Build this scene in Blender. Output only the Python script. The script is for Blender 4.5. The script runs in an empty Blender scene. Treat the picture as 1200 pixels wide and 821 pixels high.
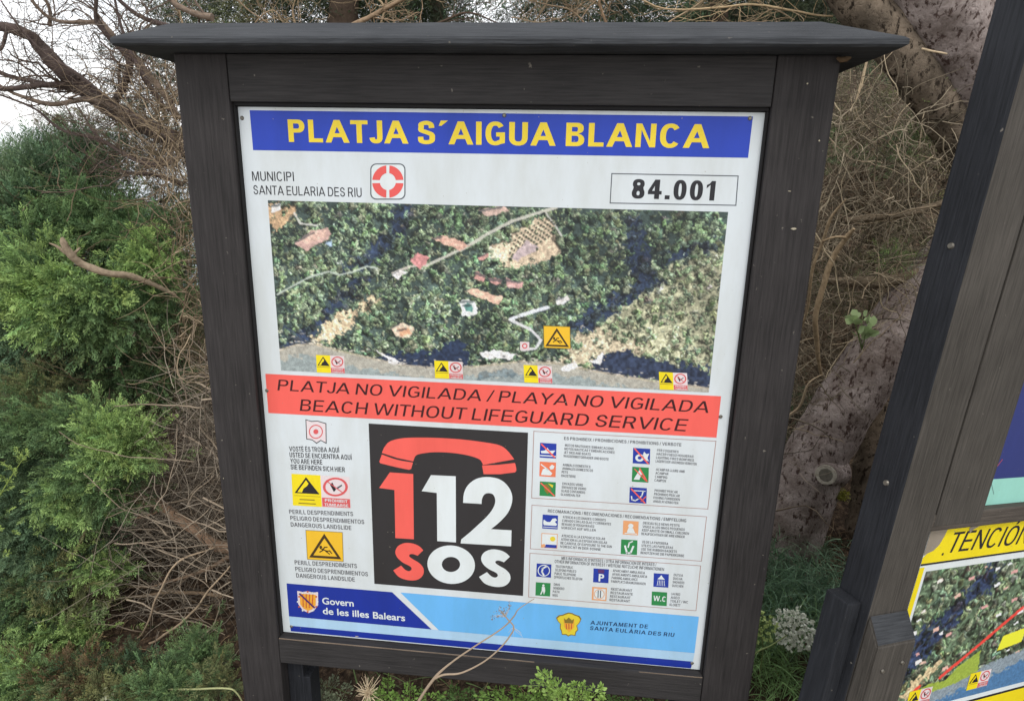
import bpy, bmesh, math, random
import numpy as np
from mathutils import Vector, Matrix, noise as mnoise
from mathutils.geometry import tessellate_polygon

R = math.radians
S = bpy.context.scene
rng = np.random.default_rng(11)
random.seed(11)

# ------------------------------------------------------------------ camera
FPX = 741.65
CAM = np.array([0.1715, -1.1506, 1.6257])
RW = np.array([[0.9945751936774431, 0.046451619497289785, -0.09307218256576621],
               [0.10310763338765343, -0.321991118716368, 0.9411113299737597],
               [0.013747729218804327, -0.9456024357592682, -0.32503389581313763]])
cd = bpy.data.cameras.new('camera'); cam = bpy.data.objects.new('camera', cd)
S.collection.objects.link(cam)
cd.sensor_fit = 'HORIZONTAL'; cd.sensor_width = 36.0; cd.lens = 36.0 * FPX / 1200.0
cd.clip_start = 0.02; cd.clip_end = 60000
mw = Matrix.Identity(4)
for i in range(3):
    mw[i][0] = RW[i, 0]; mw[i][1] = -RW[i, 1]; mw[i][2] = -RW[i, 2]; mw[i][3] = CAM[i]
cam.matrix_world = mw
S.camera = cam

# ------------------------------------------------------------------ sky, sun, exposure
SUN_EL, SUN_ROT = R(58), R(158)
world = bpy.data.worlds.new("World"); S.world = world; world.use_nodes = True
wn, wl = world.node_tree.nodes, world.node_tree.links
bg = wn['Background']; bg.inputs['Strength'].default_value = 0.15
sky = wn.new('ShaderNodeTexSky'); sky.sky_type = 'NISHITA'; sky.sun_disc = False
sky.sun_elevation = SUN_EL; sky.sun_rotation = SUN_ROT
wtc = wn.new('ShaderNodeTexCoord'); wno = wn.new('ShaderNodeTexNoise')
wno.inputs['Scale'].default_value = 2.6; wno.inputs['Detail'].default_value = 6
wmp = wn.new('ShaderNodeMapping'); wmp.inputs['Scale'].default_value = (1, 1, 3.2)
wl.new(wtc.outputs['Generated'], wmp.inputs['Vector']); wl.new(wmp.outputs['Vector'], wno.inputs['Vector'])
wr = wn.new('ShaderNodeValToRGB'); wr.color_ramp.elements[0].position = .33; wr.color_ramp.elements[1].position = .6
wr.color_ramp.elements[0].color = (.72,) * 3 + (1,); wr.color_ramp.elements[1].color = (.97,) * 3 + (1,)
wl.new(wno.outputs['Fac'], wr.inputs['Fac'])
wm = wn.new('ShaderNodeMixRGB'); wm.inputs['Color2'].default_value = (9.9, 9.95, 10.1, 1)
wl.new(wr.outputs['Color'], wm.inputs['Fac']); wl.new(sky.outputs['Color'], wm.inputs['Color1'])
wl.new(wm.outputs['Color'], bg.inputs['Color'])

sl = bpy.data.lights.new('sun', 'SUN'); sl.energy = 1.1; sl.angle = R(14); sl.color = (1.0, .965, .91)
so = bpy.data.objects.new('sun', sl); S.collection.objects.link(so)
sd = Vector((math.sin(SUN_ROT) * math.cos(SUN_EL), math.cos(SUN_ROT) * math.cos(SUN_EL), math.sin(SUN_EL)))
so.rotation_euler = sd.to_track_quat('Z', 'Y').to_euler(); so.location = (1, -4, 8)
S.view_settings.view_transform = 'Standard'; S.view_settings.look = 'None'
S.view_settings.gamma = 1; S.view_settings.use_curve_mapping = False
S.view_settings.exposure = 0.18
S.cycles.max_bounces = 6; S.cycles.diffuse_bounces = 3; S.cycles.transparent_max_bounces = 8

# ------------------------------------------------------------------ helpers
def at(px, py, Y):
    d = RW @ np.array([(px - 600) / FPX, (py - 410.5) / FPX, 1.0])
    return CAM + d * ((Y - CAM[1]) / d[1])

def lin(r, g, b):
    f = lambda c: (c / 255 / 12.92) if c / 255 <= .04045 else ((c / 255 + .055) / 1.055) ** 2.4
    return (f(r), f(g), f(b))

def mat(name, col, rough=.6, spec=.3):
    m = bpy.data.materials.new(name); m.use_nodes = True
    b = m.node_tree.nodes['Principled BSDF']
    b.inputs['Base Color'].default_value = (*col, 1); b.inputs['Roughness'].default_value = rough
    b.inputs['Specular IOR Level'].default_value = spec
    return m

def mesh_np(name, V, faces, mats, mi=None, col=None, smooth=False):
    """faces: list of int arrays (n,k); one mesh."""
    me = bpy.data.meshes.new(name)
    V = np.asarray(V, np.float32); me.vertices.add(len(V)); me.vertices.foreach_set('co', V.ravel())
    tot = sum(f.size for f in faces); nf = sum(len(f) for f in faces)
    me.loops.add(tot); me.polygons.add(nf)
    me.loops.foreach_set('vertex_index', np.concatenate([f.ravel() for f in faces]).astype(np.int32))
    lt = np.concatenate([np.full(len(f), f.shape[1]) for f in faces]); ls = np.concatenate([[0], np.cumsum(lt)[:-1]])
    me.polygons.foreach_set('loop_start', ls.astype(np.int32)); me.polygons.foreach_set('loop_total', lt.astype(np.int32))
    if mi is not None: me.polygons.foreach_set('material_index', np.asarray(mi, np.int32))
    if smooth: me.polygons.foreach_set('use_smooth', np.ones(nf, bool))
    for m in (mats if isinstance(mats, (list, tuple)) else [mats]): me.materials.append(m)
    me.update(calc_edges=True)
    if col is not None:
        a = me.color_attributes.new('col', 'FLOAT_COLOR', 'POINT')
        c = np.ones((len(V), 4), np.float32); c[:, :3] = col; a.data.foreach_set('color', c.ravel())
    me.validate()
    return me

def link(name, me, parent=None):
    o = bpy.data.objects.new(name, me); S.collection.objects.link(o)
    if parent is not None: o.parent = parent
    return o

def tag(o, label, cat, group=None, kind=None):
    if label: o['label'] = label
    if cat: o['category'] = cat
    if group: o['group'] = group
    if kind: o['kind'] = kind
    return o

def empty(name, loc, label, cat, rot=(0, 0, 0), group=None):
    o = bpy.data.objects.new(name, None); S.collection.objects.link(o)
    o.location = [float(v) for v in loc]; o.rotation_euler = rot; o.empty_display_size = .1
    return tag(o, label, cat, group)

class Acc:
    """collects vertices / quads / tris / colours"""
    def __init__(s): s.V = []; s.F = {}; s.C = []; s.n = 0; s.MI = {}
    def add(s, V, F, col=None, mi=0):
        V = np.asarray(V, float); F = np.asarray(F, int)
        s.V.append(V); s.F.setdefault(F.shape[1], []).append(F + s.n)
        s.MI.setdefault(F.shape[1], []).append(np.full(len(F), mi))
        if col is None: col = (1, 1, 1)
        s.C.append(np.broadcast_to(np.asarray(col, float), (len(V), 3))); s.n += len(V)
    def build(s, name, mats, parent=None, off=(0, 0, 0), smooth=False):
        V = np.concatenate(s.V) - np.asarray(off)
        F = [np.concatenate(s.F[k]) for k in s.F]; MI = np.concatenate([np.concatenate(s.MI[k]) for k in s.F])
        return link(name, mesh_np(name, V, F, mats, MI, np.concatenate(s.C), smooth), parent)

def box_bm(bm, x0, x1, y0, y1, z0, z1, bev=.003, mi=0):
    vs = [bm.verts.new(p) for p in ((x0, y0, z0), (x1, y0, z0), (x1, y1, z0), (x0, y1, z0), (x0, y0, z1), (x1, y0, z1), (x1, y1, z1), (x0, y1, z1))]
    fs = [bm.faces.new([vs[i] for i in f]) for f in ((0, 3, 2, 1), (4, 5, 6, 7), (0, 1, 5, 4), (1, 2, 6, 5), (2, 3, 7, 6), (3, 0, 4, 7))]
    for f in fs: f.material_index = mi
    if bev:
        es = list({e for f in fs for e in f.edges})
        bmesh.ops.bevel(bm, geom=es, offset=bev, segments=2, affect='EDGES', profile=.6)

def bm_obj(name, bm, mats, parent=None):
    bmesh.ops.recalc_face_normals(bm, faces=bm.faces)
    me = bpy.data.meshes.new(name); bm.to_mesh(me); bm.free()
    for m in (mats if isinstance(mats, (list, tuple)) else [mats]): me.materials.append(m)
    return link(name, me, parent)

def tube(acc, P, rad, k=6, col=None, bump=0.0, bscale=30, cap=True, mi=0):
    """one tapered tube through points P"""
    P = np.asarray(P, float); n = len(P); rad = np.broadcast_to(np.asarray(rad, float), (n,))
    T = np.gradient(P, axis=0); T /= np.linalg.norm(T, axis=1, keepdims=True) + 1e-12
    ref = np.array([.31, .9, .29]) if abs(T[:, 1]).mean() < .8 else np.array([.9, .1, .4])
    A = np.cross(T, ref); A /= np.linalg.norm(A, axis=1, keepdims=True); B = np.cross(T, A)
    an = np.arange(k) / k * 2 * np.pi
    rr = rad[:, None] * np.ones((n, k))
    V = P[:, None, :] + rr[..., None] * (np.cos(an)[None, :, None] * A[:, None, :] + np.sin(an)[None, :, None] * B[:, None, :])
    if bump:
        for i in range(n):
            for j in range(k):
                p = Vector(V[i, j]) * bscale
                d = mnoise.noise(p) * .6 + mnoise.noise(p * 2.3) * .35 + mnoise.noise(p * 5) * .2
                V[i, j] += (V[i, j] - P[i]) * bump * d
    idx = np.arange(n * k).reshape(n, k); nx = np.roll(idx, -1, 1)
    F = np.stack([idx[:-1], nx[:-1], nx[1:], idx[1:]], -1).reshape(-1, 4)
    acc.add(V.reshape(-1, 3), F, col, mi)
    if cap:
        for e, ring in ((0, idx[0]), (n - 1, idx[-1])):
            base = acc.n; c = P[e]
            VV = np.vstack([V[e], c]); FF = np.array([[j, (j + 1) % k, k] for j in range(k)])
            if e == 0: FF = FF[:, ::-1]
            acc.add(VV, FF, col, mi)

def smooth_path(P, m=8):
    """Catmull-Rom through points"""
    P = np.asarray(P, float); Q = np.vstack([2 * P[0] - P[1], P, 2 * P[-1] - P[-2]]); out = []
    for i in range(1, len(Q) - 2):
        for t in np.arange(m) / m:
            a, b, c, d = Q[i - 1], Q[i], Q[i + 1], Q[i + 2]
            out.append(.5 * (2 * b + (c - a) * t + (2 * a - 5 * b + 4 * c - d) * t * t + (3 * b - a - 3 * c + d) * t ** 3))
    out.append(Q[-2]); return np.array(out)

def lerp_r(r, n):
    r = np.atleast_1d(r); return np.interp(np.linspace(0, 1, n), np.linspace(0, 1, len(r)), r)

def twigs(acc, P0, D0, L, r, wob=.35, m=9, k=3, cols=None, grav=0.0, tap=.45):
    """many curved twigs at once: starts P0, directions D0, lengths L, radii r"""
    N = len(P0); D = D0 / np.linalg.norm(D0, axis=1, keepdims=True)
    pts = [P0]; bend = rng.normal(0, wob * .5, (N, 3))
    for i in range(m - 1):
        D = D + rng.normal(0, wob / 2.2, (N, 3)) + bend / m * 2 + np.array([0, 0, -grav / m])
        D /= np.linalg.norm(D, axis=1, keepdims=True)
        pts.append(pts[-1] + D * (L / (m - 1))[:, None])
    P = np.stack(pts, 1)
    T = np.gradient(P, axis=1); T /= np.linalg.norm(T, axis=2, keepdims=True) + 1e-12
    ref = rng.normal(0, 1, (N, 1, 3)); A = np.cross(T, ref); A /= np.linalg.norm(A, axis=2, keepdims=True) + 1e-12; B = np.cross(T, A)
    rr = r[:, None] * np.linspace(1, tap, m)[None] * rng.uniform(.85, 1.15, (N, m))
    an = np.arange(k) / k * 2 * np.pi
    V = P[:, :, None] + rr[:, :, None, None] * (np.cos(an)[None, None, :, None] * A[:, :, None] + np.sin(an)[None, None, :, None] * B[:, :, None])
    idx = np.arange(N * m * k).reshape(N, m, k); nx = np.roll(idx, -1, 2)
    F = np.stack([idx[:, :-1], nx[:, :-1], nx[:, 1:], idx[:, 1:]], -1).reshape(-1, 4)
    c = np.repeat(cols, m * k, axis=0) if cols is not None else None
    acc.add(V.reshape(-1, 3), F, c)
    return P

def rand_dirs(n, bias=(0, 0, 0)):
    d = rng.normal(0, 1, (n, 3)); d /= np.linalg.norm(d, axis=1, keepdims=True)
    d = d + np.array(bias); return d / np.linalg.norm(d, axis=1, keepdims=True)

# ------------------------------------------------------------------ materials
def wood(name, axis, c1, c2, rough=.72, spec=.22, bump=.5, wear=None):
    m = mat(name, c1, rough, spec); nt = m.node_tree; n, l = nt.nodes, nt.links; b = n['Principled BSDF']
    tc = n.new('ShaderNodeTexCoord'); mp = n.new('ShaderNodeMapping')
    sc = [170, 170, 170]; sc[axis] = 7.0; mp.inputs['Scale'].default_value = sc
    l.new(tc.outputs['Object'], mp.inputs['Vector'])
    no = n.new('ShaderNodeTexNoise'); no.inputs['Scale'].default_value = 1.6; no.inputs['Detail'].default_value = 6; no.inputs['Roughness'].default_value = .65
    l.new(mp.outputs['Vector'], no.inputs['Vector'])
    big = n.new('ShaderNodeTexNoise'); big.inputs['Scale'].default_value = 6; big.inputs['Detail'].default_value = 4
    l.new(tc.outputs['Object'], big.inputs['Vector'])
    ad = n.new('ShaderNodeMath'); ad.operation = 'ADD'; l.new(no.outputs['Fac'], ad.inputs[0])
    sc2 = n.new('ShaderNodeMath'); sc2.operation = 'MULTIPLY_ADD'; sc2.inputs[1].default_value = .5; sc2.inputs[2].default_value = -.25
    l.new(big.outputs['Fac'], sc2.inputs[0]); l.new(sc2.outputs[0], ad.inputs[1])
    rp = n.new('ShaderNodeValToRGB'); e = rp.color_ramp.elements
    e[0].position = .3; e[0].color = (*[c * .84 for c in c1], 1); e[1].position = .72; e[1].color = (*c2, 1)
    l.new(ad.outputs[0], rp.inputs['Fac']); col = rp.outputs['Color']
    # pale scuffs and specks
    sp = n.new('ShaderNodeTexNoise'); sp.inputs['Scale'].default_value = 75; sp.inputs['Detail'].default_value = 2
    l.new(tc.outputs['Object'], sp.inputs['Vector'])
    sr = n.new('ShaderNodeValToRGB'); sr.color_ramp.elements[0].position = .74; sr.color_ramp.elements[1].position = .8
    l.new(sp.outputs['Fac'], sr.inputs['Fac'])
    mx = n.new('ShaderNodeMixRGB'); mx.inputs['Color2'].default_value = (.16, .145, .125, 1)
    l.new(sr.outputs['Color'], mx.inputs['Fac']); l.new(col, mx.inputs['Color1'])
    l.new(mx.outputs['Color'], b.inputs['Base Color'])
    bu = n.new('ShaderNodeBump'); bu.inputs['Strength'].default_value = bump; bu.inputs['Distance'].default_value = .0025
    l.new(no.outputs['Fac'], bu.inputs['Height']); l.new(bu.outputs['Normal'], b.inputs['Normal'])
    return m

def attr_mat(name, rough=.6, spec=.2, trans=0.0, bump=0, bscale=120):
    m = mat(name, (.5, .5, .5), rough, spec); nt = m.node_tree; n, l = nt.nodes, nt.links; b = n['Principled BSDF']
    a = n.new('ShaderNodeVertexColor'); a.layer_name = 'col'; l.new(a.outputs['Color'], b.inputs['Base Color'])
    if trans:
        t = n.new('ShaderNodeBsdfTranslucent'); l.new(a.outputs['Color'], t.inputs['Color'])
        mx = n.new('ShaderNodeMixShader'); mx.inputs[0].default_value = trans
        l.new(b.outputs[0], mx.inputs[1]); l.new(t.outputs[0], mx.inputs[2]); l.new(mx.outputs[0], n['Material Output'].inputs[0])
    if bump:
        no = n.new('ShaderNodeTexNoise'); no.inputs['Scale'].default_value = bscale; no.inputs['Detail'].default_value = 4
        tc = n.new('ShaderNodeTexCoord'); l.new(tc.outputs['Object'], no.inputs['Vector'])
        bu = n.new('ShaderNodeBump'); bu.inputs['Strength'].default_value = bump; bu.inputs['Distance'].default_value = .004
        l.new(no.outputs['Fac'], bu.inputs['Height']); l.new(bu.outputs['Normal'], b.inputs['Normal'])
        mr = n.new('ShaderNodeMixRGB'); mr.blend_type = 'MULTIPLY'; mr.inputs['Fac'].default_value = .55
        rp = n.new('ShaderNodeValToRGB'); rp.color_ramp.elements[0].position = .3; rp.color_ramp.elements[1].position = .62
        rp.color_ramp.elements[0].color = (.45, .42, .4, 1)
        l.new(no.outputs['Fac'], rp.inputs['Fac']); l.new(a.outputs['Color'], mr.inputs['Color1']); l.new(rp.outputs['Color'], mr.inputs['Color2'])
        l.new(mr.outputs['Color'], b.inputs['Base Color'])
    return m

def bark_mat(name, c1, c2, dark, flake=26):
    m = mat(name, c1, .9, .15); nt = m.node_tree; n, l = nt.nodes, nt.links; b = n['Principled BSDF']
    tc = n.new('ShaderNodeTexCoord')
    v = n.new('ShaderNodeTexVoronoi'); v.feature = 'DISTANCE_TO_EDGE'; v.inputs['Scale'].default_value = flake
    nw = n.new('ShaderNodeTexNoise'); nw.inputs['Scale'].default_value = 14; nw.inputs['Detail'].default_value = 5
    l.new(tc.outputs['Object'], nw.inputs['Vector'])
    mxv = n.new('ShaderNodeMixRGB'); mxv.inputs['Fac'].default_value = .12
    l.new(tc.outputs['Object'], mxv.inputs['Color1']); l.new(nw.outputs['Color'], mxv.inputs['Color2']); l.new(mxv.outputs['Color'], v.inputs['Vector'])
    r1 = n.new('ShaderNodeValToRGB'); r1.color_ramp.elements[0].color = (*c1, 1); r1.color_ramp.elements[1].color = (*c2, 1)
    r1.color_ramp.elements[0].position = .38; r1.color_ramp.elements[1].position = .62
    l.new(nw.outputs['Fac'], r1.inputs['Fac'])
    fl = n.new('ShaderNodeTexNoise'); fl.inputs['Scale'].default_value = 58; fl.inputs['Detail'].default_value = 5; fl.inputs['Roughness'].default_value = .68
    mpf = n.new('ShaderNodeMapping'); mpf.inputs['Scale'].default_value = (1.15, 1.15, .6); l.new(tc.outputs['Object'], mpf.inputs['Vector']); l.new(mpf.outputs['Vector'], fl.inputs['Vector'])
    r2 = n.new('ShaderNodeValToRGB'); r2.color_ramp.elements[0].position = .39; r2.color_ramp.elements[1].position = .47
    r2.color_ramp.elements[0].color = (1, 1, 1, 1); r2.color_ramp.elements[1].color = (0, 0, 0, 1)
    l.new(fl.outputs['Fac'], r2.inputs['Fac'])
    m1 = n.new('ShaderNodeMixRGB'); m1.inputs['Color2'].default_value = (*dark, 1)
    l.new(r2.outputs['Color'], m1.inputs['Fac']); l.new(r1.outputs['Color'], m1.inputs['Color1']); l.new(m1.outputs['Color'], b.inputs['Base Color'])
    r3 = n.new('ShaderNodeValToRGB'); r3.color_ramp.elements[0].position = 0; r3.color_ramp.elements[1].position = .10
    l.new(v.outputs['Distance'], r3.inputs['Fac'])
    fine = n.new('ShaderNodeTexNoise'); fine.inputs['Scale'].default_value = 85; fine.inputs['Detail'].default_value = 8; fine.inputs['Roughness'].default_value = .75; l.new(tc.outputs['Object'], fine.inputs['Vector'])
    ad = n.new('ShaderNodeMath'); ad.operation = 'MULTIPLY_ADD'; ad.inputs[1].default_value = .16
    l.new(r3.outputs['Color'], ad.inputs[0]); l.new(fine.outputs['Fac'], ad.inputs[2])
    a2 = n.new('ShaderNodeMath'); a2.operation = 'MULTIPLY_ADD'; a2.inputs[1].default_value = .9; l.new(fl.outputs['Fac'], a2.inputs[0]); l.new(ad.outputs[0], a2.inputs[2])
    bu = n.new('ShaderNodeBump'); bu.inputs['Strength'].default_value = .7; bu.inputs['Distance'].default_value = .010
    l.new(a2.outputs[0], bu.inputs['Height']); l.new(bu.outputs['Normal'], b.inputs['Normal'])
    m3 = n.new('ShaderNodeMixRGB'); m3.blend_type = 'MULTIPLY'; m3.inputs['Fac'].default_value = .6; r4 = n.new('ShaderNodeValToRGB'); r4.color_ramp.elements[0].position = .36; r4.color_ramp.elements[0].color = (.5, .47, .45, 1); r4.color_ramp.elements[1].position = .56
    l.new(fine.outputs['Fac'], r4.inputs['Fac']); l.new(m1.outputs['Color'], m3.inputs['Color1']); l.new(r4.outputs['Color'], m3.inputs['Color2']); l.new(m3.outputs['Color'], b.inputs['Base Color'])
    return m

W_UP = wood('dark_stained_wood_upright', 2, lin(40, 38, 38), lin(57, 54, 54))
W_AC = wood('dark_stained_wood_crosswise', 0, lin(42, 41, 41), lin(57, 55, 55))
W_RF = wood('weathered_roof_wood', 0, lin(48, 50, 53), lin(72, 74, 77), .9, .12, 1.0)
W_BK = mat('black_backing_wood', lin(26, 25, 26), .8)
W_BL = wood('black_stained_shaded_wood', 2, lin(26, 28, 32), lin(44, 46, 51))
W_BR = wood('faded_brown_wood', 2, lin(58, 55, 51), lin(80, 76, 71), .8, .15)
W_BRX = wood('faded_brown_wood_crosswise', 0, lin(58, 53, 48), lin(86, 79, 72), .7, .25)
W_RAW = wood('raw_worn_wood', 0, lin(120, 104, 88), lin(160, 140, 118), .8, .2)
LEAF = attr_mat('juniper_leaf', .55, .25, .22)
HERB = attr_mat('herb_leaf', .5, .3, .25)
TWIG = attr_mat('dead_twig', .85, .15, 0)
LIMB = attr_mat('dead_limb_bark', .9, .15, 0, .7, 90)
SCREW = mat('screw_metal', lin(120, 116, 108), .45); SCREW.node_tree.nodes['Principled BSDF'].inputs['Metallic'].default_value = .8
PK = .80   # print reflectances measured under this light
def ink(name, r, g, b, rough=.42):
    c0 = tuple(min(c * PK, .86) for c in lin(r, g, b)); m = mat('print_' + name, c0, rough, .35); nt = m.node_tree; n, l = nt.nodes, nt.links
    tc = n.new('ShaderNodeTexCoord'); mp = n.new('ShaderNodeMapping'); mp.inputs['Scale'].default_value = (9, 9, 2.5); no = n.new('ShaderNodeTexNoise'); no.inputs['Scale'].default_value = 1; no.inputs['Detail'].default_value = 7; no.inputs['Roughness'].default_value = .65
    l.new(tc.outputs['Object'], mp.inputs['Vector']); l.new(mp.outputs['Vector'], no.inputs['Vector'])      # faint dust and rain streaks
    rp = n.new('ShaderNodeValToRGB'); rp.color_ramp.elements[0].position = .38; rp.color_ramp.elements[0].color = (.90, .89, .86, 1); rp.color_ramp.elements[1].position = .58; rp.color_ramp.elements[1].color = (1, 1, 1, 1); l.new(no.outputs['Fac'], rp.inputs['Fac'])
    mx = n.new('ShaderNodeMixRGB'); mx.blend_type = 'MULTIPLY'; mx.inputs['Fac'].default_value = 1; mx.inputs['Color1'].default_value = (*c0, 1); l.new(rp.outputs['Color'], mx.inputs['Color2'])
    sp = n.new('ShaderNodeTexNoise'); sp.inputs['Scale'].default_value = 160; sp.inputs['Detail'].default_value = 1; l.new(tc.outputs['Object'], sp.inputs['Vector'])
    r2 = n.new('ShaderNodeValToRGB'); r2.color_ramp.elements[0].position = .765; r2.color_ramp.elements[1].position = .80; l.new(sp.outputs['Fac'], r2.inputs['Fac'])
    m2 = n.new('ShaderNodeMixRGB'); m2.inputs['Color2'].default_value = (.28, .25, .20, 1); l.new(r2.outputs['Color'], m2.inputs['Fac']); l.new(mx.outputs['Color'], m2.inputs['Color1']); l.new(m2.outputs['Color'], n['Principled BSDF'].inputs['Base Color'])
    rr = n.new('ShaderNodeMapRange'); rr.inputs['To Min'].default_value = rough + .14; rr.inputs['To Max'].default_value = rough - .08; l.new(no.outputs['Fac'], rr.inputs['Value']); l.new(rr.outputs['Result'], n['Principled BSDF'].inputs['Roughness'])
    return m
I = dict(white=ink('white', 222, 230, 234), blue=ink('blue', 38, 70, 190), yellow=ink('yellow', 250, 222, 60), black=ink('black', 38, 38, 44),
         coral=ink('coral', 250, 104, 94), coraltext=ink('dark_red_black', 66, 24, 28), grey=ink('grey', 86, 92, 100), square=ink('charcoal', 50, 48, 50), pale=ink('paler_white', 230, 238, 240),
         navy=ink('navy', 26, 52, 160), sky=ink('sky_blue', 112, 190, 250), paleblue=ink('pale_blue', 180, 216, 244), sign=ink('sign_yellow', 250, 228, 30),
         amber=ink('amber', 250, 200, 50), rose=ink('ring_red', 226, 96, 98), pinkish=ink('pink_white', 236, 222, 224), boxline=ink('box_line', 176, 130, 120), green=ink('green', 46, 140, 78),
         iconblue=ink('icon_blue', 36, 62, 168), orange=ink('icon_orange', 240, 130, 92), peach=ink('peach', 240, 172, 120), gold=ink('gold', 246, 176, 60), purple=ink('purple', 92, 50, 110),
         crest=ink('crest_yellow', 236, 214, 60), crestred=ink('crest_red', 206, 96, 60), olive=ink('olive', 140, 120, 50), txt=ink('small_text', 92, 92, 98), inkblue=ink('ink_blue', 24, 48, 92),
         teal=ink('mint', 158, 220, 206), deepblue=ink('deep_blue', 46, 58, 122), red=ink('red', 226, 70, 58), leafg=ink('olive_green', 140, 160, 70), sand=ink('sand', 240, 230, 190))
PHOTO = attr_mat('printed_aerial_photo', .42, .35)

# ------------------------------------------------------------------ lettering
# grotesque capitals drawn here: outlines for a cap height of 1 and a stem width w
def _cr(P, m=5):
    P = [np.array(p, float) for p in P]; Q = [2 * P[0] - P[1]] + P + [2 * P[-1] - P[-2]]; o = []
    for i in range(1, len(Q) - 2):
        for k in range(m):
            t = k / m; a, b, c, d = Q[i - 1:i + 3]
            o.append(.5 * (2 * b + (c - a) * t + (2 * a - 5 * b + 4 * c - d) * t * t + (3 * b - a - 3 * c + d) * t ** 3))
    return o + [Q[-2]]
def _stroke(P, w, wh=None):
    """one outline round a centre line, mitred; wh = thickness where the line runs level"""
    P = [np.array(p, float) for p in P]; n = len(P); Lf, Rt = [], []; wh = wh or w
    for i in range(n):
        d0 = P[i] - P[i - 1] if i else P[1] - P[0]; d1 = P[i + 1] - P[i] if i < n - 1 else d0
        d0 = d0 / np.linalg.norm(d0); d1 = d1 / np.linalg.norm(d1); t = d0 + d1; t /= np.linalg.norm(t)
        nn = np.array([-t[1], t[0]]); mt = 1 / max(.5, abs(np.dot(nn, [-d1[1], d1[0]]))); ww = w * abs(t[1]) ** 2 + wh * (1 - abs(t[1]) ** 2)
        Lf.append(P[i] + nn * ww / 2 * mt); Rt.append(P[i] - nn * ww / 2 * mt)
    return [tuple(p) for p in Lf + Rt[::-1]]
def _arc(cx, cy, rx, ry, a0, a1, n=10): return [(cx + rx * math.cos(R(a0 + (a1 - a0) * k / n)), cy + ry * math.sin(R(a0 + (a1 - a0) * k / n))) for k in range(n + 1)]
def _sup(cx, cy, rx, ry, a0, a1, n=16, e=.86):
    """slightly squared ellipse arc"""
    o = []
    for k in range(n + 1):
        t = R(a0 + (a1 - a0) * k / n); c, s = math.cos(t), math.sin(t); o.append((cx + rx * math.copysign(abs(c) ** e, c), cy + ry * math.copysign(abs(s) ** e, s)))
    return o
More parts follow.
